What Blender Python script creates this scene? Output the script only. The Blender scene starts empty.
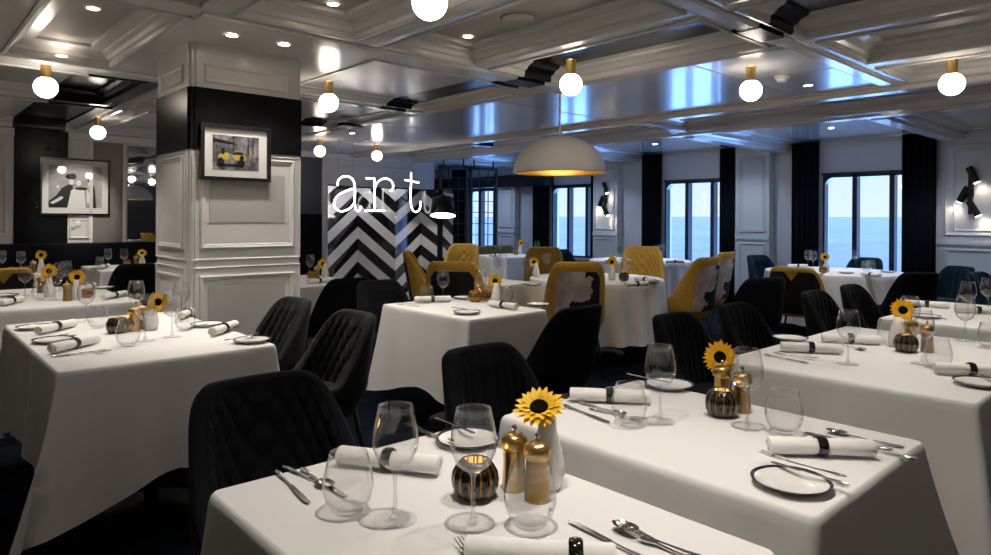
import bpy, math, random
from mathutils import Vector, Matrix
random.seed(7)
PI = math.pi
S = bpy.context.scene
COL = S.collection
# ------------------------------------------------------------------ survey of the photograph
F = 672.0; TH = math.radians(47.5); Y0 = 219.0; RO = math.radians(0.35); HC = 1.33
def ray(px, py):
    dx, dy = px - 495.5, py - Y0
    c, s = math.cos(-RO), math.sin(-RO)
    dx, dy = dx*c - dy*s, dx*s + dy*c
    a = dx/F; b = -dy/F
    return (math.cos(TH) + a*math.sin(TH), math.sin(TH) - a*math.cos(TH), b)
def P(px, py, z=0.75):
    r = ray(px, py); t = (z-HC)/r[2]
    return (r[0]*t, r[1]*t, z)
def PY(px, py, Y):
    r = ray(px, py); t = Y/r[1]
    return (r[0]*t, Y, HC + r[2]*t)
def PX(px, py, X):
    r = ray(px, py); t = X/r[0]
    return (X, r[1]*t, HC + r[2]*t)
# ------------------------------------------------------------------ materials
def mat(name, col, rough=0.5, metal=0.0, emit=None, es=0.0, coat=0.0, sheen=0.0, spec=None, trans=0.0, bump=None):
    m = bpy.data.materials.new(name); m.use_nodes = True
    nt = m.node_tree; b = nt.nodes['Principled BSDF']
    b.inputs['Base Color'].default_value = (*col, 1)
    b.inputs['Roughness'].default_value = rough
    b.inputs['Metallic'].default_value = metal
    if spec is not None: b.inputs['Specular IOR Level'].default_value = spec
    if coat: b.inputs['Coat Weight'].default_value = coat; b.inputs['Coat Roughness'].default_value = 0.08
    if sheen: b.inputs['Sheen Weight'].default_value = sheen; b.inputs['Sheen Roughness'].default_value = 0.4
    if trans: b.inputs['Transmission Weight'].default_value = trans
    if emit: b.inputs['Emission Color'].default_value = (*emit, 1); b.inputs['Emission Strength'].default_value = es
    if bump:
        sc, st, var = bump
        tc = nt.nodes.new('ShaderNodeTexCoord'); n = nt.nodes.new('ShaderNodeTexNoise'); n.inputs['Scale'].default_value = sc
        n.inputs['Detail'].default_value = 5
        bp = nt.nodes.new('ShaderNodeBump'); bp.inputs['Strength'].default_value = st; bp.inputs['Distance'].default_value = 0.01
        nt.links.new(tc.outputs['Object'], n.inputs['Vector']); nt.links.new(n.outputs['Fac'], bp.inputs['Height'])
        nt.links.new(bp.outputs['Normal'], b.inputs['Normal'])
        if var:
            mx = nt.nodes.new('ShaderNodeMix'); mx.data_type = 'RGBA'
            mx.inputs[6].default_value = (*[c*(1-var) for c in col], 1); mx.inputs[7].default_value = (*[min(1, c*(1+var)) for c in col], 1)
            nt.links.new(n.outputs['Fac'], mx.inputs[0]); nt.links.new(mx.outputs[2], b.inputs['Base Color'])
    return m
def glass_mat(name, tint=(1, 1, 1), refl=1.0, power=4.0):
    m = bpy.data.materials.new(name); m.use_nodes = True; nt = m.node_tree
    nt.nodes.clear()
    out = nt.nodes.new('ShaderNodeOutputMaterial'); mix = nt.nodes.new('ShaderNodeMixShader')
    t = nt.nodes.new('ShaderNodeBsdfTransparent'); t.inputs['Color'].default_value = (*tint, 1)
    g = nt.nodes.new('ShaderNodeBsdfGlossy'); g.inputs['Roughness'].default_value = 0.02
    lw = nt.nodes.new('ShaderNodeLayerWeight'); lw.inputs['Blend'].default_value = .5
    pw = nt.nodes.new('ShaderNodeMath'); pw.operation = 'POWER'; pw.inputs[1].default_value = power
    ml = nt.nodes.new('ShaderNodeMath'); ml.operation = 'MULTIPLY_ADD'; ml.inputs[1].default_value = .75*refl; ml.inputs[2].default_value = .06*refl
    ml.use_clamp = True
    nt.links.new(lw.outputs['Facing'], pw.inputs[0]); nt.links.new(pw.outputs[0], ml.inputs[0]); nt.links.new(ml.outputs[0], mix.inputs[0])
    nt.links.new(t.outputs[0], mix.inputs[1]); nt.links.new(g.outputs[0], mix.inputs[2]); nt.links.new(mix.outputs[0], out.inputs[0])
    return m
M = {}
M['white'] = mat('white gloss paint', (.66, .64, .62), .16, spec=.55)
M['colwhite'] = mat('column paint', (.60, .585, .57), .22, spec=.5)
M['wallwhite'] = mat('window wall paint', (.62, .63, .66), .14, spec=.55)
M['blackgloss'] = mat('black gloss paint', (.007, .007, .008), .25, spec=.12)
M['blackmatt'] = mat('black matt', (.009, .009, .01), .55)
M['greypanel'] = mat('grey panel', (.20, .185, .175), .22)
M['darkpanel'] = mat('dark grey panel', (.07, .07, .085), .3)
M['cloth'] = mat('white linen', (.76, .745, .73), .92, spec=.1, bump=(9, .25, 0))
M['napkin'] = mat('napkin cotton', (.86, .84, .81), .95, spec=.1, bump=(40, .3, 0))
M['velvet'] = mat('black velvet', (.0055, .0065, .0095), .85, sheen=.05, spec=.15, bump=(60, .2, .3))
M['charcoal'] = mat('charcoal velvet', (.012, .013, .0135), .85, sheen=.10, spec=.15, bump=(60, .2, .3))
M['teal'] = mat('teal velvet', (.004, .020, .036), .8, sheen=.12, spec=.15, bump=(60, .2, .3))
M['mustard'] = mat('mustard velvet', (.56, .33, .055), .72, sheen=.3, spec=.2, bump=(50, .2, .25))
M['olive'] = mat('olive velvet', (.16, .13, .04), .8, sheen=.2, spec=.2)
M['legmetal'] = mat('black chair leg metal', (.02, .02, .022), .3, metal=.6)
M['legwhite'] = mat('steel chair leg', (.3, .3, .32), .25, metal=1)
M['brass'] = mat('brushed brass', (.62, .40, .15), .28, metal=1)
M['brassdark'] = mat('aged brass', (.38, .24, .09), .35, metal=1)
M['gold'] = mat('gold leaf inside', (.75, .48, .13), .35, metal=1)
M['steel'] = mat('polished cutlery steel', (.72, .70, .68), .12, metal=1)
M['darksteel'] = mat('dark knife steel', (.25, .24, .24), .2, metal=1)
M['ring'] = mat('black glazed napkin ring', (.006, .006, .006), .06, coat=.6)
M['ceramic'] = mat('white bone china', (.80, .78, .75), .12)
M['rim'] = mat('dark blue plate rim', (.012, .016, .035), .12)
M['glass'] = glass_mat('clear glass', (.985, .985, .985), 1.0, 3.6)
M['stemglass'] = glass_mat('clear glass stem', (.93, .93, .93), 1.0, 2.0)
M['footglass'] = glass_mat('clear glass foot', (.995, .995, .995), .6, 9.0)
M['pane'] = glass_mat('window pane', (.95, .97, .98), .35)
M['petal'] = mat('sunflower yellow', (.86, .50, .015), .6, bump=(60, .2, .15))
M['disc'] = mat('sunflower centre', (.010, .005, .003), .95, spec=.05, bump=(300, 1, .4))
M['green'] = mat('sepal green', (.09, .17, .03), .6)
M['wax'] = mat('tealight wax', (.8, .65, .45), .6, emit=(1, .45, .12), es=1.2)
M['flame'] = mat('candle flame', (1, .6, .2), .5, emit=(1, .55, .15), es=45)
M['globe'] = mat('lit opal globe', (1, .95, .88), .4, emit=(1, .88, .74), es=8)
M['spotlens'] = mat('lit downlight lens', (1, .95, .88), .4, emit=(1, .86, .68), es=12)
M['lampface'] = mat('lit lamp diffuser', (1, .97, .92), .4, emit=(1, .93, .82), es=4)
M['neon'] = mat('neon tube', (1, 1, 1), .3, emit=(1, .97, 1), es=3.5)
M['dome'] = mat('dome white metal', (.62, .60, .58), .45)
M['curtain'] = mat('black curtain', (.007, .009, .012), .9, spec=.1)
M['frame'] = mat('black window frame', (.012, .018, .024), .35)
M['picframe'] = mat('black picture frame', (.01, .01, .01), .25)
M['matboard'] = mat('cream mat board', (.80, .77, .73), .9)
M['mirror'] = mat('mirror glass', (.72, .74, .8), .02, metal=1)
M['seam'] = mat('panel joint', (.2, .2, .22), .4)
M['whitetrim'] = mat('white moulding', (.72, .69, .66), .2)
M['cornice'] = mat('cream ceiling moulding', (.64, .60, .55), .2)
M['plastic'] = mat('white plastic', (.7, .68, .64), .4)
M['foliage'] = mat('decor dark relief', (.015, .015, .015), .2)
M['mbrown'] = mat('dark table base metal', (.015, .015, .015), .4, metal=.5)

def carpet():
    m = mat('dark patterned carpet', (.006, .008, .012), .95, spec=.05); nt = m.node_tree; b = nt.nodes['Principled BSDF']
    tc = nt.nodes.new('ShaderNodeTexCoord'); n = nt.nodes.new('ShaderNodeTexNoise'); n.inputs['Scale'].default_value = 2.2; n.inputs['Detail'].default_value = 8
    r = nt.nodes.new('ShaderNodeValToRGB'); r.color_ramp.elements[0].position = .45; r.color_ramp.elements[0].color = (.004, .005, .007, 1)
    r.color_ramp.elements[1].position = .62; r.color_ramp.elements[1].color = (.006, .013, .026, 1)
    nt.links.new(tc.outputs['Object'], n.inputs['Vector']); nt.links.new(n.outputs['Fac'], r.inputs[0]); nt.links.new(r.outputs[0], b.inputs['Base Color'])
    return m
M['carpet'] = carpet()
def ceiling_mat():
    # white lacquer with a painted black stripe running along the room in two places
    m = mat('lacquered ceiling', (.6, .59, .58), .24, spec=.38); nt = m.node_tree; b = nt.nodes['Principled BSDF']
    tc = nt.nodes.new('ShaderNodeTexCoord'); sx = nt.nodes.new('ShaderNodeSeparateXYZ'); nt.links.new(tc.outputs['Object'], sx.inputs[0])
    def cmp(out, op, v):
        n = nt.nodes.new('ShaderNodeMath'); n.operation = op; n.inputs[1].default_value = v; nt.links.new(out, n.inputs[0]); return n.outputs[0]
    def mul(a, c):
        n = nt.nodes.new('ShaderNodeMath'); n.operation = 'MULTIPLY'; nt.links.new(a, n.inputs[0]); nt.links.new(c, n.inputs[1]); return n.outputs[0]
    s1 = mul(cmp(sx.outputs[0], 'GREATER_THAN', 3.42), cmp(sx.outputs[0], 'LESS_THAN', 3.70))
    s1 = mul(s1, cmp(sx.outputs[1], 'LESS_THAN', 7.05))
    s2 = mul(mul(cmp(sx.outputs[0], 'GREATER_THAN', 1.12), cmp(sx.outputs[0], 'LESS_THAN', 1.64)), cmp(sx.outputs[1], 'GREATER_THAN', 5.62))
    a = nt.nodes.new('ShaderNodeMath'); a.operation = 'MAXIMUM'; nt.links.new(s1, a.inputs[0]); nt.links.new(s2, a.inputs[1])
    mx = nt.nodes.new('ShaderNodeMix'); mx.data_type = 'RGBA'; mx.inputs[6].default_value = (.60, .585, .57, 1); mx.inputs[7].default_value = (.006, .007, .009, 1)
    nt.links.new(a.outputs[0], mx.inputs[0]); nt.links.new(mx.outputs[2], b.inputs['Base Color'])
    w3 = cmp(sx.outputs[0], 'GREATER_THAN', 5.8); nt.links.new(w3, b.inputs['Coat Weight']); b.inputs['Coat Roughness'].default_value = .12
    return m
M['ceiling'] = ceiling_mat()
def sea_mat():
    m = mat('grey blue sea', (.03, .10, .22), .35, spec=.4); nt = m.node_tree; b = nt.nodes['Principled BSDF']
    tc = nt.nodes.new('ShaderNodeTexCoord'); mp = nt.nodes.new('ShaderNodeMapping'); mp.inputs['Scale'].default_value = (.0035, .012, 1)
    n = nt.nodes.new('ShaderNodeTexNoise'); n.inputs['Scale'].default_value = 1; n.inputs['Detail'].default_value = 9; n.inputs['Roughness'].default_value = .7
    r = nt.nodes.new('ShaderNodeValToRGB'); r.color_ramp.elements[0].position = .40; r.color_ramp.elements[0].color = (.010, .048, .165, 1)
    r.color_ramp.elements[1].position = .60; r.color_ramp.elements[1].color = (.055, .115, .30, 1)
    bp = nt.nodes.new('ShaderNodeBump'); bp.inputs['Strength'].default_value = .6; bp.inputs['Distance'].default_value = 1.5
    nt.links.new(tc.outputs['Object'], mp.inputs[0]); nt.links.new(mp.outputs[0], n.inputs['Vector']); nt.links.new(n.outputs['Fac'], r.inputs[0])
    nt.links.new(r.outputs[0], b.inputs['Base Color']); nt.links.new(n.outputs['Fac'], bp.inputs['Height']); nt.links.new(bp.outputs['Normal'], b.inputs['Normal'])
    return m
M['sea'] = sea_mat()
def print_mat():
    # faded painterly landscape print on the chair backs: pale pink cloud, dark tree mass on one side
    m = mat('printed chair fabric', (.5, .4, .38), .8); nt = m.node_tree; b = nt.nodes['Principled BSDF']
    tc = nt.nodes.new('ShaderNodeTexCoord'); n = nt.nodes.new('ShaderNodeTexNoise'); n.inputs['Scale'].default_value = 7; n.inputs['Detail'].default_value = 6
    n2 = nt.nodes.new('ShaderNodeTexNoise'); n2.inputs['Scale'].default_value = 5; n2.inputs['Detail'].default_value = 3
    r1 = nt.nodes.new('ShaderNodeValToRGB'); r1.color_ramp.elements[0].color = (.45, .34, .33, 1); r1.color_ramp.elements[1].color = (.85, .74, .71, 1)
    r1.color_ramp.elements[0].position = .35; r1.color_ramp.elements[1].position = .65
    nt.links.new(tc.outputs['Object'], n.inputs['Vector']); nt.links.new(tc.outputs['Object'], n2.inputs['Vector']); nt.links.new(n2.outputs['Fac'], r1.inputs[0])
    sx = nt.nodes.new('ShaderNodeSeparateXYZ'); nt.links.new(tc.outputs['Object'], sx.inputs[0])
    # mask = x*3.2 + (0.72 - z)*1.6 + (noise-.5)*1.6 > 0
    def ma(op, a, v):
        k = nt.nodes.new('ShaderNodeMath'); k.operation = op
        nt.links.new(a, k.inputs[0])
        if isinstance(v, (int, float)): k.inputs[1].default_value = v
        else: nt.links.new(v, k.inputs[1])
        return k.outputs[0]
    t = ma('MULTIPLY', sx.outputs[0], 3.4)
    z = ma('MULTIPLY', ma('SUBTRACT', sx.outputs[2], .72), -1.5)
    q = ma('MULTIPLY', ma('SUBTRACT', n.outputs['Fac'], .5), 2.4)
    k = ma('GREATER_THAN', ma('ADD', ma('ADD', t, z), q), .12)
    mx = nt.nodes.new('ShaderNodeMix'); mx.data_type = 'RGBA'; mx.inputs[7].default_value = (.012, .012, .015, 1)
    nt.links.new(k, mx.inputs[0]); nt.links.new(r1.outputs[0], mx.inputs[6]); nt.links.new(mx.outputs[2], b.inputs['Base Color'])
    return m
M['print'] = print_mat()
def candle_mat():
    m = mat('ribbed smoked glass', (.02, .012, .006), .12, emit=(1, .45, .08), es=0.0, coat=.5); nt = m.node_tree; b = nt.nodes['Principled BSDF']
    return m
M['smoke'] = mat('black ribbed glass', (.012, .009, .006), .1, coat=.5)
M['amber'] = mat('amber ribbed glass with candle glow put in', (.26, .13, .035), .2, metal=.85, emit=(1, .45, .08), es=.012)  # slight emission put in for candlight coming through the glass
def photo_mat(name, lo, hi, sc):
    m = mat(name, lo, .35); nt = m.node_tree; b = nt.nodes['Principled BSDF']
    tc = nt.nodes.new('ShaderNodeTexCoord'); n = nt.nodes.new('ShaderNodeTexNoise'); n.inputs['Scale'].default_value = sc; n.inputs['Detail'].default_value = 9; n.inputs['Roughness'].default_value = .7
    r = nt.nodes.new('ShaderNodeValToRGB'); r.color_ramp.elements[0].position = .42; r.color_ramp.elements[0].color = (*lo, 1); r.color_ramp.elements[1].position = .62; r.color_ramp.elements[1].color = (*hi, 1)
    nt.links.new(tc.outputs['Object'], n.inputs['Vector']); nt.links.new(n.outputs['Fac'], r.inputs[0]); nt.links.new(r.outputs[0], b.inputs['Base Color'])
    return m
M['streetphoto'] = photo_mat('grey street photograph', (.06, .055, .06), (.33, .31, .32), 14)
M['skyphoto'] = photo_mat('pale photograph ground', (.33, .33, .33), (.48, .48, .48), 3)
M['ink'] = mat('photograph black', (.015, .015, .015), .35)
M['paperwhite'] = mat('photograph white', (.8, .8, .78), .35)
M['chevblack'] = mat('chevron black lacquer', (.008, .008, .010), .08, coat=.4)
M['chevwhite'] = mat('chevron silver white lacquer', (.60, .60, .62), .12, coat=.4)

# ------------------------------------------------------------------ mesh helpers
def mesh(name, v, f, smooth=False, mats=None, fm=None):
    me = bpy.data.meshes.new(name); me.from_pydata([tuple(p) for p in v], [], f); me.update()
    if mats:
        for m in mats: me.materials.append(m)
    if fm:
        for p, i in zip(me.polygons, fm): p.material_index = i
    if smooth:
        for p in me.polygons: p.use_smooth = True
    return me
class MB:
    def __init__(s): s.v = []; s.f = []; s.m = []
    def add(s, v, f, mi=0):
        n = len(s.v); s.v += [tuple(p) for p in v]; s.f += [tuple(i+n for i in q) for q in f]; s.m += [mi]*len(f); return s
    def box(s, x0, x1, y0, y1, z0, z1, mi=0):
        v = [(x, y, z) for x in (x0, x1) for y in (y0, y1) for z in (z0, z1)]
        return s.add(v, [(0, 1, 3, 2), (4, 6, 7, 5), (0, 4, 5, 1), (2, 3, 7, 6), (0, 2, 6, 4), (1, 5, 7, 3)], mi)
    def lathe(s, prof, n=24, c=(0, 0, 0), mi=0, cap=True, rib=None, axis=None):
        v = []; f = []
        for (r, z) in prof:
            for k in range(n):
                a = 2*PI*k/n; rr = r*(1 + (rib[1]*math.cos(a*rib[0]) if rib and r > .01 else 0))
                p = Vector((rr*math.cos(a), rr*math.sin(a), z))
                if axis is not None: p = axis @ p
                v.append((p.x+c[0], p.y+c[1], p.z+c[2]))
        for i in range(len(prof)-1):
            for k in range(n):
                k2 = (k+1) % n
                f.append((i*n+k, i*n+k2, (i+1)*n+k2, (i+1)*n+k))
        if cap:
            f.append(tuple(range(n))[::-1]); f.append(tuple((len(prof)-1)*n+k for k in range(n)))
        return s.add(v, f, mi)
    def tube(s, pts, r, n=8, mi=0, closed=False):
        pts = [Vector(p) for p in pts]; v = []; f = []; up = Vector((0, 0, 1)); prev = None
        for i, p in enumerate(pts):
            t = (pts[min(i+1, len(pts)-1)] - pts[max(i-1, 0)]).normalized()
            if prev is None:
                a = t.cross(up); 
                if a.length < 1e-3: a = t.cross(Vector((1, 0, 0)))
                a.normalize()
            else:
                a = (prev - t*prev.dot(t)).normalized()
            prev = a; b = t.cross(a); rr = r[i] if isinstance(r, (list, tuple)) else r
            for k in range(n):
                q = 2*PI*k/n; w = p + a*math.cos(q)*rr + b*math.sin(q)*rr; v.append(w)
        for i in range(len(pts)-1):
            for k in range(n):
                k2 = (k+1) % n; f.append((i*n+k, i*n+k2, (i+1)*n+k2, (i+1)*n+k))
        f.append(tuple(range(n))[::-1]); f.append(tuple((len(pts)-1)*n+k for k in range(n)))
        return s.add(v, f, mi)
    def prism(s, poly, fn, d0, d1, mi=0):
        n = len(poly); v = [fn(a, b, d0) for a, b in poly] + [fn(a, b, d1) for a, b in poly]
        f = [tuple(range(n)), tuple(range(2*n-1, n-1, -1))] + [(i, i+n, (i+1) % n+n, (i+1) % n) for i in range(n)]
        return s.add(v, f, mi)
    def me(s, name, smooth=False, mats=None):
        return mesh(name, s.v, s.f, smooth, mats, s.m if mats and len(mats) > 1 else None)
def link(name, me, m=None, parent=None, loc=None, rz=None):
    if m is not None and not me.materials: me.materials.append(m)
    o = bpy.data.objects.new(name, me); COL.objects.link(o)
    if parent: o.parent = parent
    if loc is not None: o.location = loc
    if rz is not None: o.rotation_euler = (0, 0, rz)
    return o
def tag(o, label, cat, group=None):
    o['label'] = label; o['category'] = cat
    if group: o['group'] = group
    return o
def thing(name, label, cat, loc=(0, 0, 0), rz=0, group=None):
    o = bpy.data.objects.new(name, None); COL.objects.link(o); o.location = loc; o.rotation_euler = (0, 0, rz); o.empty_display_size = .1
    return tag(o, label, cat, group)
def struct(name, me, m=None, parent=None):
    o = link(name, me, m, parent)
    if parent is None: o['kind'] = 'structure'
    return o
def autosmooth(me, ang=35):
    for p in me.polygons: p.use_smooth = True
    me.set_sharp_from_angle(angle=math.radians(ang)) if hasattr(me, 'set_sharp_from_angle') else None
    return me

# ------------------------------------------------------------------ setting: floor, ceiling, walls
XW = 9.65; YB = 9.75; YE = 12.4; XL = -2.6; YF = -3.2; ZS = 2.37
struct('floor', MB().box(XL-.1, XW+.1, YF-.1, YE+.1, -.1, 0).me('floor'), M['carpet'])
recs = []   # x0,x1,y0,y1, style
for (y0, y1) in ((-1.7, -.1), (.06, 1.62), (1.87, 3.43), (3.66, 5.22)):
    recs += [(.586, 1.16, y0, y1, 'deep'), (-.6, .40, y0, y1, 'deep'), (-1.8, -.8, y0, y1, 'deep')]
for (y0, y1) in ((-1.7, -.1), (.06, 1.62), (1.87, 3.43)):
    recs += [(1.35, 2.02, y0, y1, 'deep'), (2.26, 2.95, y0, y1, 'deep'), (3.12, 3.86, y0, y1, 'mid')]
recs += [(2.40, 3.86, 3.80, 5.22, 'flat'), (2.40, 3.86, 5.50, 6.95, 'flat'), (.10, 1.50, 5.66, 7.00, 'mid'), (1.78, 2.25, 5.66, 7.0, 'mid'), (-1.3, -.1, 5.66, 7.0, 'mid')]
recs += [(.10, 1.72, 7.25, 9.45, 'mid'), (1.98, 3.3, 7.25, 9.45, 'mid')]
for (y0, y1) in ((-1.7, -.1), (.06, 1.60)):
    recs += [(4.03, 4.75, y0, y1, 'deep'), (5.0, 5.6, y0, y1, 'mid')]
recs += [(5.92, 6.80, -1.7, 4.2, 'blue'), (5.92, 6.80, 4.35, 9.5, 'blue')]
for (y0, y1) in ((-1.6, 2.15), (2.45, 4.2), (4.55, 6.85), (7.2, 9.4), (9.7, 12.1)):
    recs.append((7.18, 9.72, y0, y1, 'blue'))
PROF = {'deep': [(-.028, 0), (-.028, -.012), (-.012, -.014), (0, -.004), (0, .022), (.018, .028), (.03, .05), (.055, .062), (.06, .075), (.13, .08), (.135, .1)],
        'mid': [(-.028, 0), (-.028, -.012), (-.012, -.014), (0, -.004), (0, .03), (.02, .036), (.04, .06), (.08, .075), (.085, .09)],
        'flat': [(-.022, 0), (-.022, -.010), (0, -.010), (0, .008), (.05, .03), (.10, .035), (.105, .045)],
        'blue': [(-.05, 0), (-.05, -.03), (-.015, -.03), (0, -.01), (0, .03), (.03, .045), (.09, .06), (.1, .08)]}
cb = MB()
xs = sorted(set([XL, XW] + [r[0]+PROF[r[4]][0][0] for r in recs] + [r[1]-PROF[r[4]][0][0] for r in recs]))
ys = sorted(set([YF, YE] + [r[2]+PROF[r[4]][0][0] for r in recs] + [r[3]-PROF[r[4]][0][0] for r in recs]))
for i in range(len(xs)-1):
    for j in range(len(ys)-1):
        cx, cy = (xs[i]+xs[i+1])/2, (ys[j]+ys[j+1])/2
        if any(r[0]+PROF[r[4]][0][0] < cx < r[1]-PROF[r[4]][0][0] and r[2]+PROF[r[4]][0][0] < cy < r[3]-PROF[r[4]][0][0] for r in recs): continue
        cb.add([(xs[i], ys[j], ZS), (xs[i], ys[j+1], ZS), (xs[i+1], ys[j+1], ZS), (xs[i+1], ys[j], ZS)], [(0, 1, 2, 3)])
for r in recs:
    pr = PROF[r[4]]; v = []; f = []
    for (ins, dz) in pr:
        v += [(r[0]+ins, r[2]+ins, ZS+dz), (r[1]-ins, r[2]+ins, ZS+dz), (r[1]-ins, r[3]-ins, ZS+dz), (r[0]+ins, r[3]-ins, ZS+dz)]
    for k in range(len(pr)-1):
        for q in range(4):
            q2 = (q+1) % 4; f.append((k*4+q, k*4+q2, (k+1)*4+q2, (k+1)*4+q))
    n = (len(pr)-1)*4; cb.add(v, f)
    cb.add(v[n:n+4], [(0, 1, 2, 3)], 1 if r[4] == 'deep' else 0)
cb.box(XL-.1, XW+.1, YF-.1, YE+.1, 2.52, 2.6)
struct('ceiling', cb.me('ceiling', mats=[M['ceiling'], mat('matt coffer field', (.42, .40, .38), .6, spec=.3)]), None)
struct('trim_19', MB().box(3.985, 5.63, 1.80, 9.7, ZS-.003, ZS+.001).me('gp'), mat('high gloss ceiling panel', (.50, .49, .49), .24, spec=.55, coat=.25))
tb = MB()
for y in (2.43, 4.35, 6.25, 8.2): tb.box(3.93, 5.66, y-.006, y+.006, ZS-.005, ZS-.001)
tb.box(4.75, 4.757, 1.80, 2.43, ZS-.005, ZS-.001)
struct('trim_1', tb.me('t1'), M['seam'])
def beam(name, x0, x1, y0, y1, along='y', h=.05, m='cornice'):
    b = MB()
    if along == 'y':
        prof = [(x0, ZS), (x0, ZS-.012), (x0+.03, ZS-.018), (x0+.05, ZS-h), (x1-.05, ZS-h), (x1-.03, ZS-.018), (x1, ZS-.012), (x1, ZS)]
        b.prism(prof, lambda a, c, d: (a, d, c), y0, y1)
    else:
        prof = [(y0, ZS), (y0, ZS-.012), (y0+.02, ZS-h), (y1-.02, ZS-h), (y1, ZS-.012), (y1, ZS)]
        b.prism(prof, lambda a, c, d: (d, a, c), x0, x1)
    return struct(name, b.me(name), M[m])
beam('trim_2', 5.63, 5.84, YF, YE); beam('trim_3', 6.88, 7.10, YF, YE)
beam('trim_4', 3.895, 3.985, 1.70, 9.7, h=.022)
beam('trim_5', 2.06, 2.20, -2, 3.44, h=.02, m='white')
beam('trim_6', 1.2, 3.9, 3.50, 3.66, 'x', h=.02, m='white')
beam('trim_7', .5, 3.9, 5.31, 5.41, 'x', h=.02, m='white')
beam('trim_8', 1.2, 5.62, 1.68, 1.80, 'x', h=.02, m='white')
beam('trim_9', 7.12, XW, 2.20, 2.38, 'x', h=.06, m='white'); beam('trim_10', 7.12, XW, 4.27, 4.47, 'x', h=.06, m='white')
beam('trim_11', 7.12, XW, 6.92, 7.12, 'x', h=.06, m='white')
# black painted end of the stripe on the cross beams
bb = MB()
for (y0, y1) in ((3.495, 3.665), (5.305, 5.415), (1.675, 1.805)): bb.box(3.42, 3.70, y0, y1, ZS-.024, ZS-.001)
bb.box(3.70, 3.96, 6.50, 6.62, ZS-.03, ZS-.001); bb.box(5.85, 6.2, 6.82, 6.95, ZS-.05, ZS-.001)
struct('trim_12', bb.me('t12'), M['blackgloss'])

def frame_rect(b, plane, at, a0, a1, z0, z1, w=.03, d=.018, sgn=-1, mi=0):
    """raised moulding rectangle on wall plane x=at ('x') or y=at ('y'); sgn = direction the wall faces"""
    def fn(a, z, q): return (at+sgn*q, a, z) if plane == 'x' else (a, at+sgn*q, z)
    prof = [(0, 0), (0, d*.6), (w*.3, d), (w*.5, d*.6), (w*.8, d*.5), (w, 0)]
    v = []; f = []
    for (ins, q) in prof:
        v += [fn(a0+ins, z0+ins, q), fn(a1-ins, z0+ins, q), fn(a1-ins, z1-ins, q), fn(a0+ins, z1-ins, q)]
    for k in range(len(prof)-1):
        for j in range(4):
            j2 = (j+1) % 4; f.append((k*4+j, k*4+j2, (k+1)*4+j2, (k+1)*4+j))
    b.add(v, f, mi)
# ---- window wall (right), with four window openings
WIN = [3.80, 6.34, 8.88, 11.42]            # left (larger y) edge of each window
WZ0, WZ1 = .62, 1.96; WW = 1.12
wb = MB(); T = .18
edges = []
ycur = YF
for yl in WIN:
    wb.box(XW, XW+T, ycur, yl-WW, 0, 2.52); ycur = yl
    wb.box(XW, XW+T, yl-WW, yl, 0, WZ0); wb.box(XW, XW+T, yl-WW, yl, WZ1, 2.52)
wb.box(XW, XW+T, ycur, YE, 0, 2.52)
wall_r = struct('wall_right', wb.me('wall_right'), M['wallwhite'])
pb = MB()
def pier(y0, y1, x=9.5, mould=True):
    pb.box(x, XW, y0, y1, 0, 2.44)
    if mould:
        frame_rect(pb, 'x', x, y0+.06, y1-.06, 1.16, 2.27); frame_rect(pb, 'x', x, y0+.10, y1-.10, 1.20, 2.23, .016, .01)
        frame_rect(pb, 'x', x, y0+.06, y1-.06, .2, 1.0); pb.box(x-.02, x, y0, y1, 1.05, 1.09)
pier(4.50, 5.02); pier(7.22, 7.76); pier(9.8, 10.30)
frame_rect(pb, 'x', XW, .4, 2.36, 1.16, 2.27, .04, .02); frame_rect(pb, 'x', XW, .5, 2.27, 1.22, 2.20, .02, .012)
frame_rect(pb, 'x', XW, .4, 2.36, .2, 1.0, .04, .02); pb.box(XW-.025, XW, -3, 2.42, 1.05, 1.09)
struct('trim_13', pb.me('t13'), M['wallwhite'])
for i, yl in enumerate(WIN):
    yr = yl-WW; fb = MB(); x0, x1 = XW-.02, XW+.10; t = .035
    fb.box(x0, x1, yr, yl, WZ0, WZ0+t); fb.box(x0, x1, yr, yl, WZ1-t, WZ1); fb.box(x0, x1, yl-.025, yl, WZ0, WZ1); fb.box(x0, x1, yr, yr+t, WZ0, WZ1)
    for ym in (yl-.41, yl-.86): fb.box(x0, x1, ym-.03, ym+.03, WZ0, WZ1)
    # rounded upper corner at the left pane
    rr = .13; poly = [(yl, WZ1)] + [(yl-.02-rr+rr*math.cos(a), WZ1-.03-rr+rr*math.sin(a)) for a in [PI/2*k/8 for k in range(9)]]
    fb.prism([(yl, WZ1-.03-rr)]+poly[1:]+[(yl-.02-rr, WZ1), (yl, WZ1)], lambda a, c, d: (d, a, c), x0+.005, x1-.01)
    fb.box(XW-.035, XW, yr-.02, yl+.02, WZ1, WZ1+.03)
    w = struct('window_%d' % (i+1), fb.me('winframe'), M['frame'])
    g = link('window_pane', MB().box(XW+.04, XW+.046, yr+.02, yl-.02, WZ0+.02, WZ1-.02).me('pane'), M['pane'], w)
    link('window_sill', MB().box(XW-.06, XW-.0, yr, yl, WZ0-.03, WZ0).me('sill'), M['wallwhite'], w)
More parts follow.
